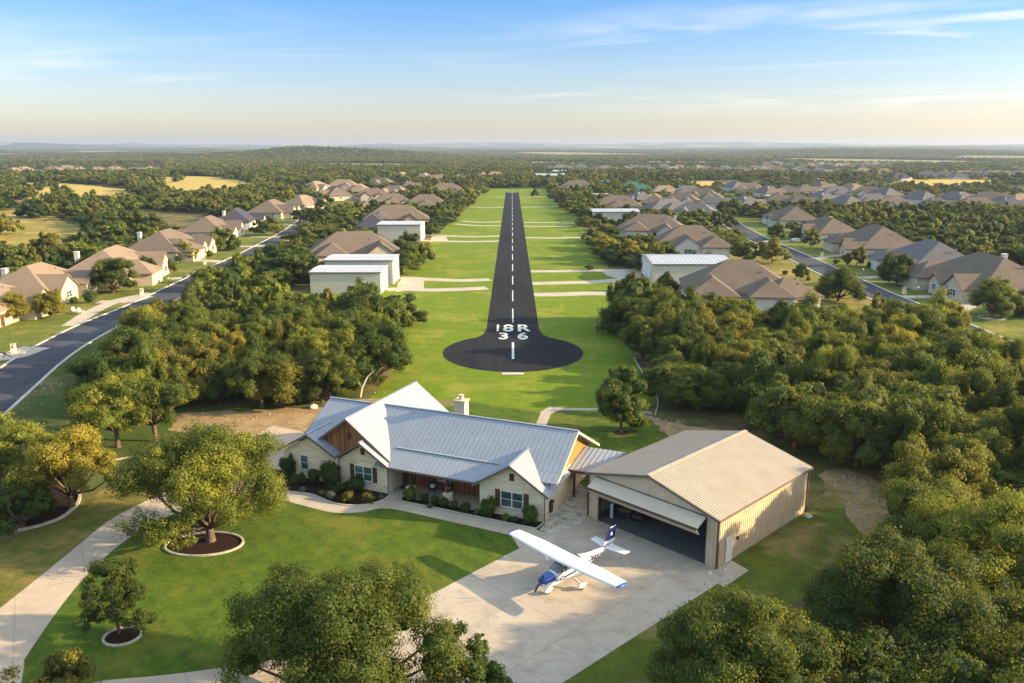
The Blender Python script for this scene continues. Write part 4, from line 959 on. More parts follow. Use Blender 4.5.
nh(236, 217, LR, 21, 14, 'd', 'w', [(5, 6, 3, 'g')], 'house with a blue-black roof and a tall pale chimney', GL, (-7, 3))
nh(272, 208, LR, 24, 15, 'b', 'c', [(-5, 8, 4, 'g'), (6, 7, 3, 'g')], 'brown house with three sunlit gables right behind a pair of street trees', GL, None)
nh(303, 202, LR, 20, 14, 't', 'c', [(4, 8, 3, 'g')], 'small tan house with a row of pale gables near the bend of the street', GL, None, lod=1)
nh(316, 186, LR, 22, 14, 't', 'c', [(-4, 7, 3, 'g')], 'pale tan house farthest up the west street on its woodland side', GL, None, lod=1)
nh(334, 193, LR, 24, 15, 'b', 'c', [(4, 9, 3, 'g'), (-6, 6, 2, 'g')], 'large brown-roofed house with a bright end gable up the west street', GL, None, lod=1)
nh(343, 184, LR, 22, 14, 't', 'w', [(4, 7, 3, 'g')], 'tan-roofed house with dark windows behind the large brown one', GL, None, lod=1)
nh(360, 189, LR, 24, 14, 't', 'c', [(0, 8, 3, 'g'), (7, 5, 2, 'g')], 'long pinkish-tan house between the woods and the far street', GL, None, lod=1)
nh(381, 182, LR, 22, 14, 'b', 'c', [(0, 8, 3, 'g')], 'brown house standing alone in the trees beyond the pinkish-tan one', GL, None, lod=1)
nh(354, 246, LR, 25, 16, 'b', 'c', [(-6, 8, 3, 'h'), (7, 8, 3, 'g')], 'big brown hip-roofed house behind the two white box hangars', GA, (-2, 5), rz=math.radians(12))
nh(396, 215, LR, 26, 16, 'b', 't', [(-6, 9, 3, 'h'), (6, 6, 3, 'g')], 'brown-roofed house behind the single white hangar', GA, None, rz=math.radians(8))
nh(374, 222, LR, 18, 12, 'd', 't', [(0, 6, 2, 'g')], 'dark low roof tucked against the brown house by the single hangar', GA, None, rz=math.radians(95))
nh(426, 202, LR, 22, 15, 'b', 'c', [(0, 8, 4, 'h')], 'brown house third along the airstrip on its west side', GA, None, rz=math.radians(5), lod=1)
nh(446, 190, LR, 26, 17, 'b', 'c', [(-5, 8, 4, 'h'), (6, 7, 3, 'g')], 'brown house with stepped hips nearest the far west end of the airstrip', GA, None, rz=math.radians(5), lod=1)
nh(738, 281, RRD, 22, 17, 'b', 'w', [(-6, 9, 4, 'h'), (5, 8, 4, 'h')], 'big brown-grey hip roof just behind the nearest east white hangar', GA, None, rz=math.radians(-8))
nh(786, 287, RRD, 10, 9, 'b', 'w', [], 'low brown roof beside the dry lawn on the east street', GRR, None, rz=math.radians(10))
nh(690, 239, RRD, 22, 16, 'b', 'w', [(-2, 8, 3, 'g'), (6, 8, 4, 'h')], 'cream house with a brown roof and two chimneys in the trees east of the airstrip', GA, [(-3, 0), (3, 3)], rz=math.radians(-4))
nh(652, 225, RRD, 24, 15, 'b', 'w', [(-5, 8, 3, 'h'), (5, 6, 4, 'g')], 'brown roofed house with blue-shaded hips left of the two-chimney house', GA, (8, 0), rz=math.radians(-10))
nh(617, 203, RRD, 24, 15, 'b', 'c', [(0, 8, 3, 'h')], 'brown hip roof behind the small white hangar on the east side', GA, [(2, 4), (8, 2)], rz=math.radians(-5), lod=1)
nh(577, 186, RRD, 26, 15, 'b', 'w', [(-5, 8, 3, 'h'), (7, 7, 5, 'g')], 'brown house nearest the far east end of the airstrip', GA, None, rz=math.radians(-4), lod=1)
nh(600, 193, RRD, 18, 8, 'w', 'c', [], 'long low pale-roofed shed beside the farthest east airstrip house', None, None, rz=0, lod=2, pitch=.2)
nh(988, 275, RRD, 27, 17, 'b', 'c', [(8, 7, 3, 'g'), (1, 4.5, 3.4, 'g'), (-8, 9, 5, 'h')], 'wide grey-brown house with a stone entry gable at the edge of the photo', GRR, (-5, 6))
nh(932, 258, RRD, 25, 17, 'g', 'w', [(5, 5, 3.5, 'g'), (9.5, 5, 2, 'g'), (-7, 8, 3.5, 'h')], 'grey hip-roofed house with a tall arched stone entry', GRR, None)
nh(877, 240, RRD, 25, 17, 'b', 'c', [(6, 6, 3, 'g'), (-6, 8, 4, 'h'), (10, 4.5, 4.5, 'g')], 'tall brown pyramid-roofed house behind a round sunlit lawn tree', GRR, None)
nh(828, 227, RRD, 22, 14, 'b', 'w', [(4, 7, 3, 'g')], 'brown house with a white chimney and a silver car on its drive', GRR, (-6, 3))
nh(793, 215, RRD, 25, 15, 'b', 'w', [(-5, 8, 3, 'h'), (6, 5, 3, 'g')], 'brown house with a lit hip, fifth up the east street', GRR, None)
#nh(1046, 300, RRD, 22, 15, 'g', 'c', [(0, 7, 3, 'g')], 'grey-roofed house just cut by the photo edge on the east street', GRR, None)
# prototypes for the far rows
def ordn(i): return ['nearest', 'second', 'third', 'fourth', 'fifth', 'sixth', 'seventh', 'eighth', 'ninth', 'tenth', 'eleventh', 'twelfth', 'thirteenth', 'fourteenth', 'fifteenth', 'sixteenth', 'seventeenth', 'eighteenth', 'nineteenth', 'twentieth', 'twenty-first', 'twenty-second', 'twenty-third', 'twenty-fourth', 'twenty-fifth', 'twenty-sixth', 'twenty-seventh', 'twenty-eighth', 'twenty-ninth', 'thirtieth'][i]
PROTO = {}
RN = {'b': 'brown', 't': 'tan', 'g': 'grey', 'd': 'slate-dark', 'e': 'teal', 'w': 'white'}
PW = {0: [(5, 7, 3, 'g'), (-5, 8, 3, 'h')], 1: [(-4, 8, 3, 'g'), (5, 6, 2, 'g')], 2: [(0, 9, 4, 'h'), (8, 5, 2, 'g')]}
rs = random.Random(11)
def far_house(px, py, rk, wk, v, label, group, rz=None, sc=1.0, z=4.0):
    x, y = at(px, py, z); key = (rk, wk, v); rz = math.radians(rs.choice([-20, -5, 10, 75, 100])) if rz is None else rz
    if key not in PROTO:
        o = gen_house((x, y), rz, 24, 15, rk, wk, PW[v], label, group, [(-6, 3)] if v != 2 else None, lod=2, pitch=.66)
        PROTO[key] = o; KIDS[o.name] = list(o.children)
        for c in o.children: KIDS[c.name] = list(c.children)
        for c in o.children:
            for d_ in c.children: KIDS[d_.name] = []
    else:
        HOUSES.append((x, y, 12)); o = copy_tree(PROTO[key]); o.location = (x, y, 0); o.rotation_euler = (0, 0, rz)
    tag(o, label, 'house', group)
    if sc != 1: o.scale = (sc, sc, sc)
    return o
def row(name, pts, group, end):
    for i, (px, py, rk, wk) in enumerate(pts):
        far_house(px, py, rk, wk, i % 3, f'{RN[rk]}-roofed house, {ordn(i)} from {end} in the {name}', group, None, .85)
row('long row just beyond the eastern woods', [(717, 199, 'g', 'w'), (745, 201, 'g', 'c'), (778, 197, 'b', 'c'), (800, 199, 'b', 'c'), (822, 197, 'g', 'w'), (846, 201, 'g', 'w'), (872, 199, 'g', 'w'), (893, 203, 'b', 'w'),
     (921, 196, 'g', 'w'), (936, 202, 'b', 'w'), (958, 196, 'g', 'c'), (976, 203, 'b', 'c'), (990, 197, 'b', 'w'), (1008, 202, 'g', 'w'), (1022, 199, 't', 'w')], 'houses in the long row beyond the eastern woods', 'the runway end')
row('second row beyond the eastern woods', [(688, 190, 'g', 'c'), (702, 193, 'b', 'c'), (735, 185, 'g', 'w'), (750, 187, 't', 'c'), (768, 190, 'b', 'w'), (786, 189, 'g', 'w'), (806, 188, 't', 'w'), (821, 185, 'b', 'c'), (836, 191, 'g', 'c'), (852, 187, 't', 'c'), (868, 191, 'b', 'w'), (885, 192, 'g', 'c')],
    'houses in the second row beyond the eastern woods', 'the runway end')
row('third far row', [(712, 169.5, 'g', 'w'), (722, 171, 'g', 'w'), (739, 171.5, 'd', 'w'), (765, 169, 't', 'c'), (772, 167.5, 'b', 'c'), (792, 172, 'd', 'w'), (803, 170, 'g', 'c'), (818, 169, 'g', 'w'), (828, 172, 'g', 'w'), (838, 170, 'g', 'w'), (850, 172, 'g', 'w'), (863, 170, 't', 'c'), (876, 174, 'b', 'w'), (884, 171, 't', 'c'), (899, 176, 'd', 'w'), (912, 173, 'b', 'w'),
     (928, 174, 'g', 'w'), (944, 174, 'g', 'w'), (958, 175, 'g', 'w'), (975, 174, 'd', 'c'), (988, 172, 'g', 'w'), (1003, 174, 'b', 'w'), (1016, 173, 'g', 'w')], 'houses in the third far row', 'the runway end')
row('pale far row before the hills', [(552+i*9.2+rs.uniform(-2, 2), 168.5+rs.uniform(-2.4, 2.0), rs.choice('gggbt'), rs.choice('wwc')) for i in range(28)], 'houses in the pale far row before the hills', 'the runway axis')
row('farthest row near the eastern hill', [(762+i*9.5+rs.uniform(-3, 3), 163.5+rs.uniform(-1.2, 1.6), rs.choice('ggbt'), rs.choice('wc')) for i in range(14)], 'houses in the farthest row', 'the runway axis')
row('hamlet past the golden fields', [(158, 170.5, 't', 'c'), (150, 168.5, 't', 'w'), (143, 170, 't', 'c'), (134, 169.5, 'b', 'c'), (121, 171, 't', 'c'), (114, 168, 't', 'w'), (107, 171, 'd', 'w'), (98, 169, 't', 'c'), (88, 171, 'b', 'w'), (78, 168.5, 't', 'c'), (67, 167, 't', 'c'), (52, 168, 'b', 'w'), (37, 172, 't', 'c'), (25, 169, 't', 'c'), (14, 170, 't', 'c'), (5, 172, 'd', 'w')],
    'houses of the hamlet past the golden fields', 'the runway side')
row('scattered group in the western woods', [(438, 178, 't', 'w'), (425, 176, 't', 'c'), (402, 175, 't', 'c'), (460, 177, 'b', 'w'), (483, 176, 't', 'w'), (495, 174.5, 't', 'w')], 'houses scattered in the western woods', 'the curved street')
row('line between airstrip and east street', [(640, 196, 'g', 'w'), (655, 199, 'b', 'c'), (668, 205, 'g', 'w'), (681, 198, 'b', 'w'), (694, 209, 'g', 'c'), (664, 190, 't', 'c')], 'houses between the airstrip and the east street', 'the runway')
row('line between west street and airstrip', [(410, 184, 'b', 'c'), (394, 190, 't', 'c'), (392, 199, 'b', 'w'), (372, 203, 't', 'c'), (372, 193, 'b', 'c')], 'houses between the west street and the airstrip', 'the runway')
for px, py, lb in ((607, 181, 'teal-roofed house nearest the airstrip'), (633, 183, 'teal-roofed house in the middle of the teal three'), (642, 186, 'smallest teal-roofed house beside the pale shed roofs')): far_house(px, py, 'e', 'c', 0, lb, 'teal-roofed houses', 0, .62)
for i, (dx, dy, k_) in enumerate(((-40, 20, 't'), (0, -30, 't'), (45, 10, 'b'))):
    o_ = far_house(300, 160, k_, 'c', 1, ['western', 'middle', 'eastern'][i]+' one of three tan villas on top of the wooded hill', 'villas on the wooded hill', 0, 1.3)
    X_, Y_ = -590+dx, 2270+dy; o_.location = (X_, Y_, 20.5)
# hangars and barns in the neighbourhood
def box_hangar(x0, x1, y0, y1, h_, label, ridge='x', slope=.08, wall='cream_wall', group=None, doors='e', rz=0.0):
    cx_, cy_ = (x0+x1)/2, (y0+y1)/2; r = empty('box_hangar', (cx_, cy_, 0), rz); tag(r, label, 'hangar', group); HOUSES.append((cx_, cy_, max(x1-x0, y1-y0)/2+1.5))
    w_, d_ = (x1-x0)/2, (y1-y0)/2; hr_ = h_+(d_ if ridge == 'x' else w_)*slope
    mb = MB()
    if ridge == 'x': mb.add([(-w_,-d_,-.1),(-w_,d_,-.1),(-w_,d_,h_),(-w_,0,hr_),(-w_,-d_,h_),(w_,-d_,-.1),(w_,d_,-.1),(w_,d_,h_),(w_,0,hr_),(w_,-d_,h_)], [(0,1,2,3,4),(9,8,7,6,5),(0,5,6,1),(1,6,7,2),(0,4,9,5),(2,7,8,3),(3,8,9,4)])
    else: gwall(mb, -w_, w_, -d_, d_, h_, hr_)
    for k in range(int(w_*2/1.2)): xx = -w_+.6+k*1.2; mb.box(xx-.03, xx+.03, -d_-.012, -d_, 0, h_-.1)
    mb.build('wall', M[wall], r)
    rf2 = MB()
    for sg in (-1, 1):
        o = .25
        P4 = [(-w_-o, 0, hr_+.1), (w_+o, 0, hr_+.1), (w_+o, sg*(d_+o), h_+.1-o*slope), (-w_-o, sg*(d_+o), h_+.1-o*slope)] if ridge == 'x' else [(0, -d_-o, hr_+.1), (0, d_+o, hr_+.1), (sg*(w_+o), d_+o, h_+.1-o*slope), (sg*(w_+o), -d_-o, h_+.1-o*slope)]
        if sg > 0: P4 = [(a, b, c-.003) for a, b, c in P4]
        rf2.slab(P4, .1); rf2.ribs(P4, (0, sg, 0) if ridge == 'x' else (sg, 0, 0), 1.0, .06, .05)
    ro = rf2.build('roof', M['white_roof'], r)
    t_ = MB()
    for a, b in (((-w_, -d_-.05), (w_, -d_-.05)),): t_.box(-w_-.26, w_+.26, -d_-.30, -d_-.26, h_-.15, h_+.1)
    t_.build('roof_trim', M['fascia'], ro)
    sx = 1 if doors == 'e' else -1; g = MB(); g.box(min(sx*w_, sx*(w_+.08)), max(sx*w_, sx*(w_+.08)), -d_*.7, d_*.7, .05, h_-.9)
    for k in range(5): q = -d_*.7+d_*1.4*k/5; g.box(min(sx*(w_+.08), sx*(w_+.12)), max(sx*(w_+.08), sx*(w_+.12)), q-.04, q+.04, .05, h_-.9)
    g.build('hangar_door', M['white_wall'], r)
    g = MB(); g.box(w_*.55, w_*.55+.95, -d_-.08, -d_-.01, .05, 2.1); g.build('side_door', M['brown_trim'], r)
    return r
x0, yb = G(381, 294); box_hangar(x0-15.2, x0, yb, yb+10.5, 4.7, 'front one of two flat white box hangars below a brown roof', 'x', .05, 'cream_wall', 'white box hangars west of the airstrip')
box_hangar(x0-14.8, x0+.9, yb+12.5, yb+23, 5.6, 'rear one of two flat white box hangars below a brown roof', 'x', .05, 'cream_wall', 'white box hangars west of the airstrip')
x0, yb = G(421, 241.5); box_hangar(x0-14.6, x0, yb, yb+13, 5.6, 'single white box hangar farther up the west side of the airstrip', 'x', .05, 'cream_wall', 'white box hangars west of the airstrip')
x0, yb = G(652.5, 284); box_hangar(x0, x0+18.5, yb, yb+17.5, 4.6, 'cream hangar with a white roof nearest the taxiway on the east side', 'x', .10, 'cream_wall', None, 'w')
x0, yb = G(593, 223); box_hangar(x0, x0+19.5, yb, yb+17, 4.6, 'smaller white-roofed hangar up the east side behind the airstrip trees', 'x', .08, 'cream_wall', None, 'w')
x0, yb = G(536, 181); box_hangar(x0, x0+28, yb, yb+40, 5, 'long beige building beyond the end of the airstrip', 'x', .06, 'wall_cream', 'beige buildings beyond the airstrip')
x0, yb = G(556, 178); box_hangar(x0, x0+16, yb+60, yb+90, 5, 'shorter beige building behind the long one past the airstrip', 'x', .06, 'wall_cream', 'beige buildings beyond the airstrip')

# ------------------------------------------------------------------ trees
LEAFMATS = {'o': 'leaf', 'g': 'leaf_green', 'y': 'leaf_gold', 's': 'leaf_shrub', 'v': 'leaf_silver'}
def ico():
    bm = bmesh.new(); bmesh.ops.create_icosphere(bm, subdivisions=2, radius=1); V = np.array([v.co[:] for v in bm.verts]); F_ = np.array([[v.index for v in f.verts] for f in bm.faces]); bm.free(); return V, F_
ICOV, ICOF = ico()
def np_mesh(name, V, Q, T, tintQ, tintT, mat):
    """quads Q, triangles T, per-face tint"""
    me = bpy.data.meshes.new(name); nq, ntr = len(Q), len(T); me.vertices.add(len(V)); me.vertices.foreach_set('co', V.astype(np.float32).ravel())
    idx = np.concatenate([Q.ravel(), T.ravel()]).astype(np.int32); me.loops.add(len(idx)); me.loops.foreach_set('vertex_index', idx)
    me.polygons.add(nq+ntr); st = np.concatenate([np.arange(nq)*4, nq*4+np.arange(ntr)*3]).astype(np.int32); me.polygons.foreach_set('loop_start', st)
    me.update(calc_edges=True); me.validate()
    at_ = me.attributes.new('tint', 'FLOAT', 'FACE'); at_.data.foreach_set('value', np.concatenate([tintQ, tintT]).astype(np.float32))
    me.materials.append(M[mat]); return me
def rdir(rng, n): v = rng.normal(size=(n, 3)); return v/np.linalg.norm(v, axis=1)[:, None]
LR_ = [(.20, .40)]
def make_crown(name, seed, R=4.0, H=7.0, z0=1.2, nlobe=13, nsub=9, nleaf=7000, leaf=.3, mat='leaf', shape='oak', core=.72, lobes=None):
    rng = np.random.default_rng(seed); hc = H-z0; L = []
    for i in range(nlobe):
        if shape == 'cone':
            t = (i+.5)/nlobe; a = i*2.4+rng.uniform(-.4, .4); rr = R*(1-t)*.75; L.append((math.cos(a)*rr, math.sin(a)*rr, z0+hc*(.12+t*.78), R*(.5-.28*t)*rng.uniform(.85, 1.15)))
        else:
            u = (i+.5)/nlobe; a = i*2.39996+rng.uniform(-.5, .5); ph = math.acos(1-1.42*u) if shape == 'oak' else math.acos(1-1.7*u)
            q = rng.uniform(.52, .86)*(1.0+.12*math.sin(a*2+seed)); r_ = R*rng.uniform(*LR_[0])
            L.append((math.sin(ph)*math.cos(a)*R*q*1.06, math.sin(ph)*math.sin(a)*R*q*1.06, z0+hc*.36+math.cos(ph)*hc*.5*q*1.3+rng.uniform(-.05, .05)*hc, r_))
    if shape == 'oak': L.append((0, 0, z0+hc*.45, R*.42))
    if shape == 'ball': L = [(0, 0, .62, .66)]
    L = np.array(L); SC_, SR, SL = [], [], []
    for i, l in enumerate(L):
        d = rdir(rng, nsub); d[:, 2] = d[:, 2]*.8+.18; d /= np.linalg.norm(d, axis=1)[:, None]
        out_ = l[:3]-np.array([0, 0, z0+hc*.35]); out_ /= (np.linalg.norm(out_)+1e-6); d = d+out_*.35; d /= np.linalg.norm(d, axis=1)[:, None]
        rs_ = l[3]*rng.uniform(.16, .56, nsub)
        SC_.append(l[:3]+d*(l[3]*rng.uniform(.55, 1.08, nsub))[:, None]*np.array([1, 1, .85])); SR.append(rs_); SL.append(np.full(nsub, i))
    SC_ = np.vstack(SC_); SR = np.concatenate(SR); SL = np.concatenate(SL)
    SC_[:, 2] = np.maximum(SC_[:, 2], z0*.7+.1)
    if shape == 'ball': SR *= .72; SC_ = L[0, :3]+(SC_-L[0, :3])*rng.uniform(.88, 1.2, len(SC_))[:, None]
    pr = SR**2; pr /= pr.sum(); k = rng.choice(len(SC_), nleaf, p=pr)
    d = rdir(rng, nleaf); d[:, 2] += .25; d /= np.linalg.norm(d, axis=1)[:, None]
    rad = SR[k]*rng.uniform(.35, 1.2, nleaf)*(1+.25*rng.normal(size=nleaf)**2*.3)
    P = SC_[k]+d*rad[:, None]*np.array([1, 1, .85])
    ld = P-L[SL[k], :3]; ld /= (np.linalg.norm(ld, axis=1)[:, None]+1e-6)
    nr = d*.75+ld*.5+rng.normal(size=(nleaf, 3))*.38; nr /= np.linalg.norm(nr, axis=1)[:, None]
    t = np.cross(nr, rdir(rng, nleaf)); t /= (np.linalg.norm(t, axis=1)[:, None]+1e-6); b = np.cross(nr, t)
    s_ = leaf*rng.uniform(.6, 1.3, nleaf)[:, None]*.5; e = rng.uniform(.55, .9, nleaf)[:, None]
    V = np.stack([P-t*s_, P-b*s_*e, P+t*s_, P+b*s_*e], 1).reshape(-1, 3); Q = np.arange(nleaf*4).reshape(-1, 4)
    sub_t = rng.uniform(.25, .75, len(SC_)); lt = rng.uniform(.1, .9, len(L)); tq = np.clip(sub_t[k]*.42+lt[SL[k]]*.36+rng.uniform(0, 1, nleaf)*.22, 0, 1)
    cv, ct = [], []; off = len(V)
    if core:
        for i, l in enumerate(L):
            nz = 1+.16*np.sin(ICOV[:, 0]*5+i)*np.cos(ICOV[:, 1]*4+i*2)
            cv.append(ICOV*nz[:, None]*l[3]*core*np.array([1, 1, .85])+l[:3]); ct.append(ICOF+off); off += len(ICOV)
        V = np.vstack([V]+cv); T = np.vstack(ct)
    else: T = np.zeros((0, 3), int)
    return np_mesh(name, V, Q, T, tq, np.full(len(T), .2), mat), L
def make_trunk(name, L, H, z0, r0, seed, every=1, low=True):
    rng = random.Random(seed); mb = MB(); fork = Vector((rng.uniform(-.1, .1), rng.uniform(-.1, .1), z0*.8+.3))
    mb.tube([(0, 0, -.15), (0, 0, .1), (fork.x*.4, fork.y*.4, fork.z*.5), tuple(fork)], [r0*1.5, r0*1.15, r0*.95, r0*.9], 9)
    for l in L[::every]:
        e = Vector(l[:3]); m_ = fork.lerp(e, .5)+Vector((rng.uniform(-.25, .25), rng.uniform(-.25, .25), -.12*(e-fork).length+rng.uniform(0, .3)))
        mb.tube([tuple(fork-Vector((0, 0, .1))), tuple(fork.lerp(m_, .5)), tuple(m_), tuple(e)], [r0*.62, r0*.48, r0*.34, r0*.12], 6)
    return mb.mesh(name, M['bark'], True)
def proto(seed, near, shape='oak', mat='leaf', R=4.0, H=7.0, z0=.55):
    n, lf, co_ = {0: (30000, .17, .60), 1: (26000, .21, .72), 2: (8000, .36, .78), 3: (900, .85, .8)}[near]
    cm, L = make_crown('crown', seed, R, H, z0, 19 if near < 2 else 14, 18 if near < 2 else 10, n, lf, mat, shape, co_)
    return cm, make_trunk('trunk', L, H, z0, .22, seed, 1 if near < 2 else 3)
PR_NEAR = [proto(10+i, 1, s_, m_) for i, (s_, m_) in enumerate((('oak', 'leaf'), ('oak', 'leaf'), ('oak', 'leaf_gold'), ('oak', 'leaf'), ('cone', 'leaf_green'), ('oak', 'leaf_green')))]
PR_MID = [proto(30+i, 2, s_, m_) for i, (s_, m_) in enumerate((('oak', 'leaf'), ('oak', 'leaf'), ('oak', 'leaf_gold'), ('oak', 'leaf'), ('cone', 'leaf_green'), ('oak', 'leaf_green')))]
PW_ = [.25, .22, .12, .16, .12, .13]
NTREE = [0]
def tree(x, y, R, H, cm, tm_, label, group=None, rz=0.0, cat='tree', name='oak_tree', base=(4.0, 7.0), z=0.0):
    r = empty(name, (x, y, z), rz); r.scale = (R/base[0], R/base[0], H/base[1]); tag(r, label, cat, group)
    link(bpy.data.objects.new('trunk', tm_), r); link(bpy.data.objects.new('crown', cm), r); NTREE[0] += 1; return r
def hero(px, py, R, H, label, seed, mat='leaf', shape='oak', z0=1.3, n=42000, leaf=.16, nl=17, ns=13, core=.5, r0=.26, group=None):
    LR_[0] = (.19, .36) if R > 4.5 else (.34, .48) if shape == 'round' else (.22, .38)
    x, y = G(px, py); cm, L = make_crown('crown', seed, R, H, z0, nl, ns, n, leaf, mat, shape, core)
    LR_[0] = (.20, .40); tm_ = make_trunk('trunk', L, H, z0, r0, seed); return tree(x, y, R, H, cm, tm_, label, group, 0, base=(R, H))
hero(211, 541, 6.0, 9.3, 'broad spreading oak standing in the large stone-edged mulch oval', 101, n=120000, leaf=.145, nl=25, ns=20, core=.34, z0=1.3, r0=.34)
hero(119, 633, 1.85, 5.2, 'small young tree in the small stone ring beside the driveway', 102, 'leaf', 'round', z0=1.0, n=20000, leaf=.13, nl=15, ns=12, core=.4, r0=.11)
hero(338, 705, 6.0, 8.0, 'large oak at the bottom edge with the front drive showing through its limbs', 103, n=140000, leaf=.14, nl=27, ns=20, core=.4, z0=1.2, r0=.36)
hero(468, 712, 2.3, 4.9, 'small oak at the bottom edge against the concrete apron', 104, 'leaf_green', n=16000, leaf=.15, nl=10, ns=10, core=.45, z0=.9, r0=.13)
hero(742, 722, 5.1, 7.4, 'round oak at the bottom edge below the apron corner', 105, n=110000, leaf=.14, nl=24, ns=20, core=.6, z0=.4)
hero(888, 668, 5.3, 9.8, 'tall oak with layered sunlit limbs at the lower corner beyond the side lawn', 106, n=120000, leaf=.145, nl=27, ns=20, core=.55, z0=.3)
hero(985, 622, 5.8, 9.0, 'broad pale oak at the photo edge, upslope from the tall layered oak', 107, n=80000, nl=24, ns=20, core=.6, z0=.3)
hero(1000, 705, 4.6, 6.5, 'dark oak in the very bottom corner beside the tall layered oak', 108, n=30000, nl=14, ns=12, core=.6, z0=.8)
hero(925, 722, 3.6, 6.0, 'dark pointed tree filling the gap below the tall layered oak', 118, 'leaf_green', n=26000, nl=14, ns=14, core=.7, z0=.2)
hero(842, 735, 3.4, 5.6, 'dark low oak at the bottom edge between the two big corner oaks', 119, 'leaf_green', n=26000, nl=14, ns=14, core=.7, z0=.2)
hero(1012, 668, 3.8, 6.6, 'dark oak against the photo edge between the pale oak and the corner', 120, 'leaf_green', n=26000, nl=14, ns=14, core=.7, z0=.2)
hero(925, 575, 4.2, 7.2, 'olive oak upslope of the tall layered oak at the dirt edge', 121, n=36000, nl=17, ns=15, core=.65, z0=.3)
hero(72, 508, 4.1, 7.3, 'yellow-green oak nearest the driveway in the curved stone-edged bed', 109, 'leaf_gold', n=34000, nl=15, ns=12, core=.5)
hero(18, 500, 4.4, 7.4, 'golden oak at the photo edge in the curved stone-edged bed', 110, n=32000, nl=15, ns=12, core=.5)
hero(22, 528, 2.8, 4.0, 'low dark oak crouching at the front of the curved bed', 111, 'leaf_green', n=18000, nl=12, ns=10, z0=.4, core=.6)
hero(118, 447, 4.2, 7.4, 'olive oak with a visible trunk near the road, west of the bare strip', 112, n=34000, nl=15, ns=12, core=.5, z0=2.0)
hero(156, 441, 4.2, 7.2, 'olive oak with forked trunk beside the bare strip', 113, n=34000, nl=15, ns=12, core=.5, z0=2.0)
hero(621, 432, 2.4, 8.0, 'dark green lollipop tree on the back lawn by the flagstone path', 114, 'leaf_green', 'round', n=34000, leaf=.2, nl=22, ns=14, z0=1.4, core=.85, r0=.16)
hero(62, 716, 2.6, 3.6, 'low tree top just showing at the bottom edge beside the driveway', 115, 'leaf_gold', n=12000, nl=9, ns=10, z0=.5)
hero(330, 400, 3.4, 6.6, 'light-barked oak at the front of the wood behind the west gable', 116, n=24000, nl=13, ns=12, core=.5, z0=2.2)
hero(262, 408, 3.8, 7.2, 'oak with a pale leaning trunk on the bare strip edge', 117, n=24000, nl=13, ns=12, core=.5, z0=2.0)
# street and yard trees with their own places
YT = [(51, 318, 2.6, 5.6, 2, 'feathery yellow-green tree before the twin-gabled cream house'), (113, 293, 4.6, 7.6, 0, 'broad oak on the lawn before the wide tan-roofed house'), (88, 284, 3.0, 5.5, 3, 'oak squeezed between the two tan-roofed houses'),
      (148, 277, 2.6, 5.0, 5, 'dark round tree at the wood garage doors'), (168, 273, 1.9, 3.6, 3, 'small tree at the drive edge beside the wood garage'), (187, 261, 2.7, 5.2, 2, 'yellow-green tree at the corner of the brown hip-roofed house'), (220, 251, 3.8, 6.8, 5, 'bright green round tree on the lawn below the brown roof'),
      (234, 250, 2.6, 5.0, 4, 'dark narrow tree beside the bright green round one'), (262, 236, 3.6, 6.4, 0, 'broad street tree below the blue-black roof'), (274, 235, 3.4, 6.2, 3, 'street tree next to the broad one below the blue-black roof'), (8, 322, 3.4, 5.6, 2, 'golden oak at the photo edge before the nearest street house'),
      (300, 222, 3.4, 6.0, 0, 'oak where the curved street narrows out of sight'), (322, 212, 3.6, 6.4, 3, 'oak standing over the far bend of the curved street'), (838, 301, 4.7, 6.4, 3, 'big round oak in front of the east street'), (801, 279, 1.8, 3.9, 5, 'little upright tree on the dry east lawn'), (744, 262, 3.9, 6.4, 0, 'oak over the sunlit patch west of the east street'),
      (772, 263, 4.2, 6.6, 2, 'wider oak over the sunlit patch west of the east street'), (856, 266, 2.7, 4.8, 2, 'sunlit ball-shaped tree before the tall pyramid roof'), (897, 285, 4.0, 7.4, 5, 'dark-trunked lawn tree before the grey hip-roofed house'), (924, 279, 2.6, 5.0, 4, 'dark tree beside the arched stone entry'),
      (956, 298, 2.1, 3.6, 5, 'small round tree before the stone entry gable'), (992, 317, 4.2, 7.2, 5, 'round tree with a golden top standing in a stone ring by the drive'), (1022, 315, 2.8, 4.8, 4, 'dark round tree at the photo edge by the curving drive'), (811, 247, 3.3, 5.6, 5, 'round tree on the lawn beyond the silver car'),
      (776, 240, 3.2, 5.6, 5, 'dark street tree just past the silver car'), (797, 239, 2.4, 4.6, 4, 'narrow dark tree behind the silver car'), (592, 243, 2.2, 4.6, 3, 'small dark tree at the mown edge of the airstrip by the taxiway'), (666, 292, 2.4, 4.6, 4, 'dark tree at the corner of the cream east hangar'), (410, 268, 3.8, 6.8, 3, 'airstrip oak just past the taxiway pad on the west side'),
      (424, 264, 3.6, 6.6, 0, 'outermost airstrip oak by the west taxiway pad'), (407, 257, 3.6, 6.8, 5, 'dark airstrip oak behind the taxiway pad'), (604, 196+3, 3, 5.6, 5, 'dark lone tree beside the pale-roofed shed'), (535, 196, 2.4, 5, 4, 'small dark tree at the far east corner of the airstrip')]
for i, (px, py, R, H, v, lb) in enumerate(YT):
    x, y = G(px, py); cm, tm_ = (PR_NEAR if py > 270 else PR_MID)[v]; tree(x, y, R, H, cm, tm_, lb, None, i*1.3)
    HOUSES.append((x, y, R*.9))
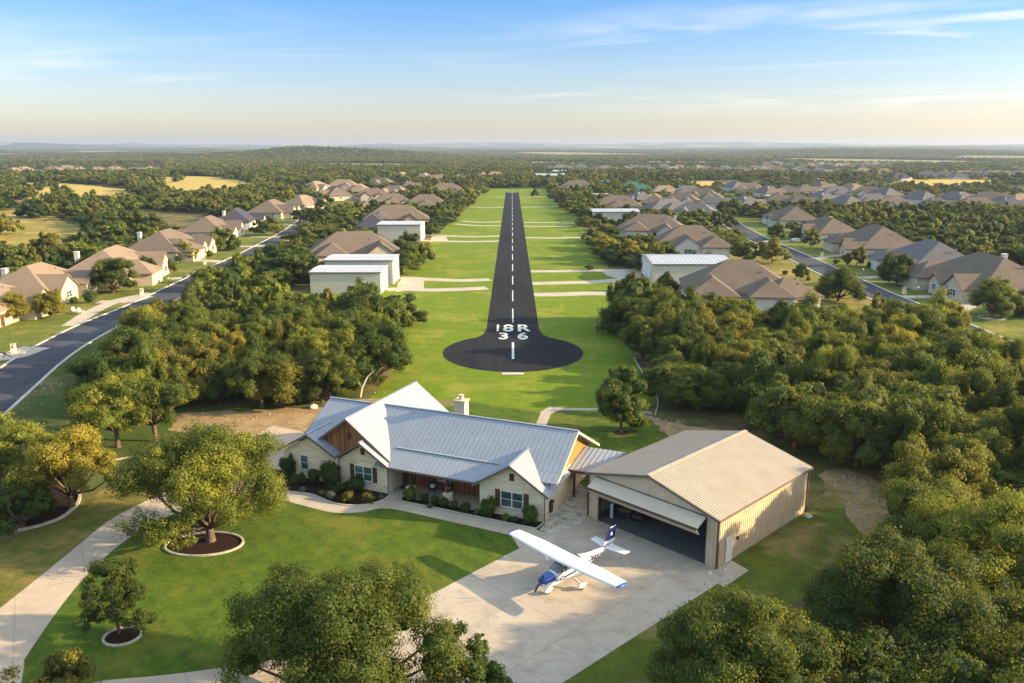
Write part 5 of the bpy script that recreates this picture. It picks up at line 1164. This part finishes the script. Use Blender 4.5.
# the woods: jittered grid of places, thinned by what stands there
CLEAR = [AIR, BACK, YL, YR]+FIELDS+[Gs([(700, 262), (730, 250), (760, 244), (800, 262), (850, 286), (900, 310), (880, 318), (830, 302), (800, 296), (760, 290)]), Gs([(640, 284), (600, 284), (610, 268), (645, 268)]), Gs([(392, 300), (430, 292), (430, 276), (398, 280)]),
         Gs([(290, 326), (412, 322), (412, 278), (315, 278)]), Gs([(372, 258), (430, 254), (430, 236), (372, 240)]), Gs([(600, 318), (660, 320), (700, 330), (860, 334), (860, 300), (800, 285), (690, 280), (600, 285)])]
G1 = Gs([(178, 409), (325, 405), (383, 392), (402, 366), (410, 340), (412, 325), (400, 322), (305, 322), (262, 300), (225, 302), (176, 326), (124, 362), (114, 388), (114, 415), (100, 436), (150, 425)])
G2 = Gs([(618, 326), (632, 348), (645, 368), (660, 400), (680, 420), (720, 428), (800, 452), (845, 476), (900, 492), (930, 540), (960, 590), (1010, 640), (1200, 640), (1300, 420), (1024, 352), (960, 352), (900, 342), (860, 334), (800, 336), (700, 332), (660, 320), (630, 318)])
SUBURB = [Gs([(690, 206), (1100, 212), (1100, 180), (690, 180)]), Gs([(530, 173), (1100, 179), (1100, 161), (530, 162)]), Gs([(-60, 176), (165, 174), (165, 164), (-60, 164)])]
rng = np.random.default_rng(5)
def grid(step, ymin, ymax, half=.72, jit=.42):
    ys = np.arange(ymin, ymax, step); P = []
    for y_ in ys:
        xs = np.arange(-half*y_-25, half*y_+25, step); P.append(np.c_[xs, np.full(len(xs), y_)])
    P = np.vstack(P); return P+rng.uniform(-jit, jit, P.shape)*step
def keep(P, dens):
    X, Y = P[:, 0], P[:, 1]; ok = np.ones(len(P), bool)
    for poly in CLEAR:
        if any(poly is f for f in FIELDS): ok &= ~(inpoly_np(X, Y, poly) & ~((np.sin(X/13+Y/31)*np.sin(X/29-Y/17)+.3*np.sin(X/5) > .80)))
        else: ok &= ~inpoly_np(X, Y, poly)
    for rd in (LR, RRD):
        R_ = np.array(rd)[::3]; d2 = ((X[:, None]-R_[:, 0])**2+(Y[:, None]-R_[:, 1])**2).min(1) if len(P) < 60000 else None
        if d2 is not None: ok &= d2 > 8.0**2
    for hx, hy, hr_ in HOUSES:
        ok &= (X-hx)**2+(Y-hy)**2 > hr_**2
        if hr_ > 8: q_ = 1-hr_*1.25/math.hypot(hx, hy); ok &= (X-hx*q_)**2+(Y-hy*q_)**2 > (hr_*.85)**2
    n = np.sin(X/47+np.cos(Y/61)*2)*np.cos(Y/83+X/190)+.5*np.sin(X/19+Y/23)
    ok &= rng.uniform(size=len(P)) < np.clip(dens+n*(.14 if dens > .95 else .30), 0, 1)
    ok &= meadow(X, Y) < .35
    op = np.sin(X/31+np.sin(Y/55))*np.sin(Y/38+X/120)+.4*np.sin(X/11+Y/17); ok &= ~((X < -70) & (Y > 190) & (Y < 900) & (op > .42))
    for poly in SUBURB: ok &= ~(inpoly_np(X, Y, poly) & (rng.uniform(size=len(P)) < .76))
    return P[ok]
A1 = grid(5.0, 62, 190); sel = inpoly_np(A1[:, 0], A1[:, 1], G1) | inpoly_np(A1[:, 0], A1[:, 1], G2)
W1 = keep(A1[sel], 1.0)
A2 = grid(6.6, 150, 720); s2 = ~(inpoly_np(A2[:, 0], A2[:, 1], G1) | inpoly_np(A2[:, 0], A2[:, 1], G2)); s2 &= (A2[:, 1] > 178) | (A2[:, 0] < -75) | (A2[:, 0] > 62)
W2 = keep(A2[s2], .86)
A3 = keep(grid(9.5, 720, 2000), .9); A4 = keep(grid(15, 2000, 4300), .86); A5 = keep(grid(34, 4300, 9000), .8)
def hw_(n, lo, hi): return rng.uniform(lo, hi, n)
ALL = []
for P, (r0, r1), (h0, h1) in ((W1, (2.3, 4.8), (4.6, 8.9)), (W2, (2.6, 5.6), (3.6, 8.2)), (A3, (4.4, 7.0), (5.5, 8.5)), (A4, (7, 11), (6, 9)), (A5, (16, 26), (8, 12))):
    ALL.append(np.c_[P, hw_(len(P), r0, r1), hw_(len(P), h0, h1)])
W = np.vstack(ALL)
for poly in SUBURB: W[inpoly_np(W[:, 0], W[:, 1], poly), 3] *= .66
for hx, hy, hr_ in HOUSES:
    if hy > 230: W[(W[:, 0]-hx)**2+(W[:, 1]-hy)**2 < 28**2, 3] *= .8
d_ = W[:, 1]*_c+(CAMH-4)*_s; px_ = 512+FPX*W[:, 0]/d_; size = W[:, 2]/d_; vis = (px_ > -30) & (px_ < 1054)
W = W[(px_ > -260) & (px_ < 1284)]
d_ = W[:, 1]*_c+(CAMH-4)*_s; px_ = 512+FPX*W[:, 0]/d_; py_ = 341.5-FPX*((4-CAMH)*_c+W[:, 1]*_s)/d_; score = W[:, 2]/d_*((px_ > -12) & (px_ < 1036) & (py_ < 720))
order = np.argsort(-score); NIND = 300-NTREE[0]; ind = order[:NIND]; rest = order[NIND:]
KW = ['olive-green oak', 'rounded oak', 'golden-leaved oak', 'grey-green oak', 'pointed dark tree', 'bright green oak']
def zone(x, y, v, H):
    k = KW[v]; sz = 'tall' if H > 7.1 else 'low' if H < 6.2 else 'middling'
    if inpoly(x, y, G1):
        g = 'oaks of the wood between the curved street and the runway'
        pl = 'at the front edge of that wood behind the house' if y < 104 and x > -48 else 'on the street side of that wood' if x < -46 else 'on the runway side of that wood' if x > -30 else 'in the middle of that wood'
        return f'{sz} {k} {pl.replace("that wood", "the western wood")}', g
    if inpoly(x, y, G2):
        if y < 105:
            pl = 'just behind the tan hangar' if x < 45 else 'beyond the dirt patch past the hangar' if y < 80 else 'deep in the wood past the hangar'
            return f'{sz} {k} {pl}', 'oaks of the near eastern wood behind the hangar'
        pl = 'at the mown edge facing the turning circle' if x < 32 else 'below the white-roofed east hangar' if y > 150 and x < 60 else 'beside the east street' if x > 75 else 'in the heart of the eastern wood'
        return f'{sz} {k} {pl}', 'oaks of the eastern wood by the turning circle'
    if x < -75: return f'{k} in the woods behind the west street houses', 'oaks behind the west street houses'
    if x < 0: return f'{k} among the houses between the west street and the airstrip', 'oaks between the west street and the airstrip'
    if x < 75: return f'{k} along the east edge of the airstrip', 'oaks along the east edge of the airstrip'
    return f'{k} in the woods around the east street houses', 'oaks around the east street houses'
for i in ind:
    x, y, R, H = W[i]; v = int(rng.choice(6, p=PW_)); cm, tm_ = (PR_NEAR if y < 135 else PR_MID)[v]; lb, gp = zone(x, y, v, H)
    tree(x, y, R, H, cm, tm_, lb, gp, rng.uniform(0, 6.28))
print('individual trees', NTREE[0], 'stuff', len(rest))
# everything farther: one mass, instanced inside one object
FARP = []
for i, (s_, m_) in enumerate((('oak', 'leaf'), ('oak', 'leaf'), ('oak', 'leaf_gold'), ('oak', 'leaf'), ('cone', 'leaf_green'), ('oak', 'leaf_green'))):
    cm, L = make_crown('woodland_tree', 60+i, 4, 7, .6, 10, 7, 1500, .72, m_, s_, .8); FARP.append(cm)
VFAR = []
for i, m_ in enumerate(('leaf', 'leaf', 'leaf_gold', 'leaf_green')):
    cm, L = make_crown('woodland_tree', 80+i, 4, 7, .2, 5, 4, 70, 1.9, m_, 'oak', 1.0); VFAR.append(cm)
def scatter(name, P, protos, wts, label):
    n = len(P); me = bpy.data.meshes.new(name); me.vertices.add(n); zz = height(P[:, 0], P[:, 1])
    me.vertices.foreach_set('co', np.c_[P[:, 0], P[:, 1], zz-.1].astype(np.float32).ravel())
    for nm, dt, val in (('sc', 'FLOAT_VECTOR', np.c_[P[:, 2]/4, P[:, 2]/4, P[:, 3]/7]), ('rz', 'FLOAT_VECTOR', np.c_[np.zeros(n), np.zeros(n), rng.uniform(0, 6.28, n)])):
        me.attributes.new(nm, dt, 'POINT').data.foreach_set('vector', val.astype(np.float32).ravel())
    me.attributes.new('pk', 'INT', 'POINT').data.foreach_set('value', rng.choice(len(protos), n, p=wts).astype(np.int32))
    o = link(bpy.data.objects.new(name, me)); ng = bpy.data.node_groups.new(name, 'GeometryNodeTree')
    ng.interface.new_socket('Geometry', in_out='INPUT', socket_type='NodeSocketGeometry'); ng.interface.new_socket('Geometry', in_out='OUTPUT', socket_type='NodeSocketGeometry')
    gi = ng.nodes.new('NodeGroupInput'); go = ng.nodes.new('NodeGroupOutput'); ip = ng.nodes.new('GeometryNodeInstanceOnPoints'); jn = ng.nodes.new('GeometryNodeJoinGeometry')
    for p in protos:
        po = bpy.data.objects.new('woodland_tree', p); oi = ng.nodes.new('GeometryNodeObjectInfo'); oi.inputs['Object'].default_value = po; oi.inputs['As Instance'].default_value = True
        ng.links.new(oi.outputs['Geometry'], jn.inputs[0])
    def attr(nm, ty):
        a = ng.nodes.new('GeometryNodeInputNamedAttribute'); a.data_type = ty; a.inputs['Name'].default_value = nm; return a.outputs[0]
    ng.links.new(gi.outputs[0], ip.inputs['Points']); ng.links.new(jn.outputs[0], ip.inputs['Instance']); ip.inputs['Pick Instance'].default_value = True
    ng.links.new(attr('pk', 'INT'), ip.inputs['Instance Index']); ng.links.new(attr('rz', 'FLOAT_VECTOR'), ip.inputs['Rotation']); ng.links.new(attr('sc', 'FLOAT_VECTOR'), ip.inputs['Scale'])
    ng.links.new(ip.outputs[0], go.inputs[0]); md = o.modifiers.new('scatter', 'NODES'); md.node_group = ng
    return tag(o, label, None, None, 'stuff')
Wr = W[rest]; nearm = Wr[:, 1] < 1100
scatter('woodland', Wr[nearm], FARP, PW_, 'scrubby oak woods filling the plain around the houses')
scatter('woodland', Wr[~nearm], VFAR, [.4, .3, .12, .18], 'distant woods fading toward the hills')

# ------------------------------------------------------------------ shrubs
SHR = {}
def shrub(px, py, R, H, kind, label, group=None, cat='shrub'):
    if kind not in SHR: SHR[kind] = make_crown('foliage', 200+len(SHR), 1, 1.3, .02, 1, 60, 6500, .085, LEAFMATS[kind], 'ball', .95)[0]
    x, y = G(px, py); r = bpy.data.objects.new('shrub', SHR[kind]); link(r); r.location = (x, y, .02); r.scale = (R, R, H/1.3); r.rotation_euler = (0, 0, px*1.7)
    return tag(r, label, cat, group)
gs1, gs2 = 'shrubs in the bed below the two front gables', 'shrubs in the long bed before the porch'
for px, py, R, H, k, lb in ((288, 477, .95, 2.2, 's', 'upright dark shrub at the outer corner of the west gable'), (331, 489, 1.35, 2.7, 'g', 'biggest dark green shrub, between the two front gables'), (314.5, 485, .8, 1.6, 'o', 'light green shrub beside the biggest one'), (299, 485, .85, 1.2, 's', 'low dark shrub under the single west window'),
                            (331, 499.5, .6, .75, 'v', 'silvery cushion shrub at the bed edge below the biggest shrub'), (348.5, 502, .68, 1.0, 'y', 'yellow-green ball shrub at the bed edge, west of its twin'), (368.5, 503, .75, 1.05, 'y', 'yellow-green ball shrub at the bed edge, east of its twin'), (357, 492, 1.15, 1.4, 's', 'wide dark shrub under the shuttered west window'),
                            (336, 493, .6, .8, 's', 'low dark shrub in front of the biggest one'), (344, 492, .55, .9, 'g', 'small green shrub between the biggest and the wide dark one'), (381, 500, .32, .55, 'v', 'tiny silvery plant near the walkway corner'), (323, 496, .5, .55, 's', 'low flat shrub at the bend of the bed edge'), (303, 492, .45, .5, 'v', 'silvery plant at the narrow west tip of the bed')):
    shrub(px, py, R, H, k, lb, gs1)
for px, py, R, H, k, lb in ((411, 500.5, .85, 1.35, 'g', 'round green shrub at the walkway end of the porch bed'), (424.5, 502.5, .5, .9, 's', 'dark shrub below the first porch post base'), (435, 505, .55, .9, 'g', 'green shrub just east of the first post base'), (444, 507, .55, .85, 's', 'dark shrub before the porch chairs'),
                            (430, 508, .36, .45, 'v', 'small silvery shrub nearest the first post base'), (454, 509, .5, .8, 's', 'dark shrub beside the second post base'), (465.5, 513, .65, .95, 'g', 'green mound shrub east of the second post base'), (477, 514.5, .4, .5, 'v', 'silvery shrub between the mound and the big round shrub'),
                            (488, 517, 1.0, 1.75, 'g', 'big round shrub at the porch end of the east gable wall'), (505.5, 521, .55, .6, 'o', 'low light shrub under the east shuttered window'), (514, 522.5, .42, .5, 's', 'low dark shrub under the east shuttered window'), (530, 524.5, .95, 1.7, 'g', 'big round shrub at the east corner of the front wall')):
    shrub(px, py, R, H, k, lb, gs2)
for px, py, R, H, k, lb in ((38, 311, 1.6, 2.6, 's', 'dark bush at the corner of the twin-gabled cream house'), (90, 303, 1.6, 2.6, 's', 'dark bush between the walk and the wide tan-roofed house'), (74, 304, 1.1, 1.5, 'g', 'clipped bush at the foot of the twin gables'), (18, 318, 1.8, 1.6, 'g', 'long clipped hedge mound before the nearest street house'), (6, 320, 2.0, 1.6, 'g', 'clipped hedge mound at the photo edge'),
                            (29, 313, 1.3, 1.5, 'o', 'yellowish bush before the dark one'), (178, 262, 1.3, 1.9, 's', 'dark bush at the front of the brown hip-roofed house'), (210, 257, 1.5, 1.9, 'g', 'round green bush on the lawn left of the bright tree'), (870, 268, 1.0, 1.6, 's', 'dark bush beside the ball-shaped tree'), (836, 264, 1.1, 1.3, 's', 'low bush at the drive of the pyramid-roofed house'),
                            (882, 274, 1.6, 2.2, 's', 'dark shrub at the stone entry of the grey house'), (845, 262, 1.3, 2.1, 's', 'dark shrub beside the pale side wall'), (1005, 309, 1.4, 1.2, 's', 'low dark shrub past the stone ring'), (808, 281, .8, 1.2, 'o', 'small bush on the dry east lawn'), (785, 275, 1.0, 1.2, 'o', 'yellowish bush near the dry lawn edge'),
                            (610, 291, .9, 1.5, 's', 'dark bush at the taxiway island'), (19, 524, .8, 1.0, 'v', 'pale agave-like shrub at the front of the curved bed'), (470, 250, .1, .1, 's', ''), (590, 270, 1.6, 1.4, 's', 'low scrub at the mown edge below the airstrip trees')):
    if lb: shrub(px, py, R, H, k, lb)

# ------------------------------------------------------------------ edged beds, rings
def ellipse(px, py, rx, ry, n=40): x, y = G(px, py); return [(x+rx*math.cos(2*math.pi*k/n), y+ry*math.sin(2*math.pi*k/n)) for k in range(n)]
E1 = ellipse(204.5, 544.5, 3.05, 2.0); sheet('mulch', E1, .024, M['mulch']); edging('stone_edging', E1, 'large oval of pale stone edging round the broad oak', .17, .14, True)
E2 = ellipse(122.5, 637, 1.15, 1.05); sheet('mulch', E2, .024, M['mulch']); edging('stone_edging', E2, 'small ring of pale stone edging round the young tree', .15, .14, True)
arc = catmull(Gs([(-30, 540), (0, 534.5), (24, 530), (41, 526), (58, 520), (68, 514), (77, 505), (80, 497), (78, 490), (72, 484), (62, 480)]), 5)
sheet('mulch', arc+Gs([(20, 470), (-40, 480)]), .016, M['mulch']); edging('stone_edging', arc, 'long curved pale stone edging of the bed at the photo edge', .24, .18)
E3 = ellipse(621, 433, .9, .8, 20); sheet('mulch', E3, .020, M['mulch'])
E4 = ellipse(992, 318, 2.3, 2.0, 28); edging('stone_edging', E4, 'pale stone ring round the golden-topped tree by the east drive', .3, .2, True)
edging('stone_edging', catmull(Gs([(655, 415), (658, 402), (654, 388), (642, 372), (634, 358)]), 5), 'thin line of pale stones along the mown edge by the eastern wood', .22, .1)
edging('stone_edging', catmull(Gs([(240, 462), (200, 452), (150, 455), (112, 461), (104, 466)]), 5), 'low stone edging behind the broad oak toward the west oaks', .2, .12)

# ------------------------------------------------------------------ small things in the streets
def car(px, py, rz, paint, label):
    x, y = G(px, py); r = empty('parked_car', (x, y, .03), rz); tag(r, label, 'car', None)
    prof = [(-2.2, .35), (-2.2, .85), (-1.9, .95), (-1.2, 1.0), (-.5, 1.42), (.9, 1.45), (1.7, 1.0), (2.15, .9), (2.2, .35)]
    mb = MB(); n = len(prof)
    for sx, f in ((-.9, 1), (.9, 1)): mb.v += [(sx*(.82 if z > 1.1 else 1), y_, z) for y_, z in prof]
    mb.f += [tuple(range(n)), tuple(range(2*n-1, n-1, -1))]+[(i, (i+1) % n, n+(i+1) % n, n+i) for i in range(n)]; mb.m += [0]*(n+2)
    mb.build('body', M[paint], r, bevel=.05)
    g = MB(); g.box(-.7, .7, -1.05, -.99, 1.0, 1.1); g.add([(-.7,-1.12,1.07),(.7,-1.12,1.07),(.62,-.58,1.40),(-.62,-.58,1.40)], [(0,1,2,3)]); g.build('windscreen', M['screen_glass'], r)
    for sx in (-1, 1): g = MB(); g.box(min(sx*.8, sx*.9), max(sx*.8, sx*.9), -.8, 1.1, 1.02, 1.34); g.build('side_window', M['screen_glass'], r)
    for sx in (-1, 1):
        for yy in (-1.35, 1.35): g = MB(); g.tube([(sx*.72, yy, .33), (sx*.93, yy, .33)], .33, 14); w_ = g.build('wheel', M['rubber'], r); g = MB(); g.tube([(sx*.93, yy, .33), (sx*.94, yy, .33)], .19, 10); g.build('rim', M['steel'], w_)
        g = MB(); g.box(sx*.6-.18, sx*.6+.18, -2.22, -2.17, .62, .76); g.build('headlight', M['white_trim'], r)
        g = MB(); g.box(sx*.6-.18, sx*.6+.18, 2.17, 2.22, .66, .8); g.build('tail_light', M['red_paint'], r)
car(190, 260, math.radians(60), 'car_dark', 'dark car parked on the drive of the brown hip-roofed house')
car(797, 242.5, math.radians(95), 'car_silver', 'silver car parked on a drive beside the east street')
def pillar(px, py, label):
    x, y = G(px, py); r = empty('mailbox_pillar', (x, y, 0), .3); tag(r, label, 'mailbox', 'stone mailbox pillars by the streets')
    g = MB(); g.box(-.32, .32, -.32, .32, -.1, 1.35); g.build('pillar', M['stone'], r); g = MB(); g.box(-.38, .38, -.38, .38, 1.353, 1.47); g.build('cap', M['edge_stone'], r); g = MB(); g.box(-.12, .12, -.36, -.322, .9, 1.15); g.build('mail_slot', M['black'], r)
for px, py, lb in ((14, 353, 'stone mailbox pillar by the nearest west drive'), (142, 295, 'stone mailbox pillar before the wide tan-roofed house'), (205, 264.5, 'stone mailbox pillar by the dark car drive'), (904, 294, 'pale stone mailbox pillar opposite the grey hip-roofed house'), (822, 257, 'stone mailbox pillar by the pyramid-roofed house')): pillar(px, py, lb)
def lamp(px, py, h_, label):
    x, y = G(px, py); r = empty('yard_lamp', (x, y, 0)); tag(r, label, 'lamp post', 'lamp posts along the east street')
    pipe('post', [(0, 0, -.1), (0, 0, .15), (0, 0, .2), (0, 0, h_)], [.1, .1, .05, .045], M['black'], r)
    g = MB(); g.tube([(0, 0, h_), (0, 0, h_+.08), (0, 0, h_+.4), (0, 0, h_+.45)], [.08, .14, .2, .16], 6); l_ = g.build('lantern', M['white_trim'], r); g = MB(); g.tube([(0, 0, h_+.452), (0, 0, h_+.62)], [.24, .03], 6); g.build('cap', M['black'], l_)
lamp(916.5, 301, 2.7, 'black lamp post by the drive of the arched-entry house'); lamp(862, 280, 2.4, 'black lamp post on the lawn before the round sunlit tree'); lamp(169, 290, 2.4, 'black lamp post at the kerb of the curved street')
def lawn_chair(px, py, rz, label):
    x, y = G(px, py); r = empty('lawn_chair', (x, y, .01), rz); tag(r, label, 'chair', 'pair of lawn chairs')
    g = MB(); bar(g, (0, -.3, .42), (0, .3, .3), .6, .04, up=(0, 0, 1)); g.build('seat', M['white_trim'], r); g = MB(); bar(g, (0, .28, .3), (0, .6, 1.05), .6, .04, up=(0, 1, 0)); g.build('backrest', M['white_trim'], r)
    for sx in (-1, 1):
        g = MB(); g.box(sx*.38-.06, sx*.38+.06, -.35, .5, .58, .62); g.build('armrest', M['white_trim'], r)
        for yy in (-.3, .4): g = MB(); g.box(sx*.33-.03, sx*.33+.03, yy-.04, yy+.04, 0, .58); g.build('leg', M['white_trim'], r)
lawn_chair(75, 313, 1.0, 'white slatted lawn chair on the left of the pair'); lawn_chair(82, 313.5, 1.4, 'white slatted lawn chair on the right of the pair')
# boulders
for px, py, sz, lb in ((948, 303, .9, 'pale boulder in the lawn island by the curving drive'), (957, 301, 1.1, 'larger pale boulder beside it in the lawn island'), (660, 283, .8, 'reddish boulder at the hangar end of the airstrip trees'), (746, 537, .3, 'small pale stone near the hangar side wall'), (808, 517, .35, 'pale downspout stone at the back hangar corner'), (313, 408, .6, 'pale boulder on the bare strip')):
    x, y = G(px, py); bm = bmesh.new(); bmesh.ops.create_icosphere(bm, subdivisions=2, radius=sz)
    rr = random.Random(px)
    for v in bm.verts: v.co *= rr.uniform(.8, 1.12); v.co.z *= .6
    me = bpy.data.meshes.new('boulder'); bm.to_mesh(me); bm.free(); me.materials.append(M['rock']); o = link(bpy.data.objects.new('boulder', me)); o.location = (x, y, sz*.2); tag(o, lb, 'boulder')
# fallen pale branch on the bare strip
pb = MB(); x, y = G(360, 397); pb.tube([(x, y, -.1), (x+.3, y, 1.2), (x+1.0, y+.3, 2.6), (x+1.9, y+.4, 3.4)], [.16, .13, .09, .03], 7); pb.tube([(x+.3, y, 1.2), (x-.3, y+.2, 2.2)], [.08, .02], 6)
tag(pb.build('dead_tree', simple('bleached_wood', (.55, .46, .34), .9)), 'bleached leaning dead trunk at the edge of the wood behind the house', 'dead tree')

# ------------------------------------------------------------------ haze
hz_ = MB(); hz_.box(-15600, 15600, -15600, 15600, -32, 132); ho = hz_.build('haze', []); hm = bpy.data.materials.new('haze'); hm.use_nodes = True; hn = hm.node_tree; hn.nodes.clear()
ov = hn.nodes.new('ShaderNodeOutputMaterial'); pv = hn.nodes.new('ShaderNodeVolumePrincipled'); pv.inputs['Color'].default_value = (.50, .60, .76, 1); pv.inputs['Density'].default_value = HAZE
pv.inputs['Anisotropy'].default_value = .2; hn.links.new(pv.outputs[0], ov.inputs['Volume']); ho.data.materials.append(hm); tag(ho, 'thin evening haze over the plain', None, None, 'stuff')
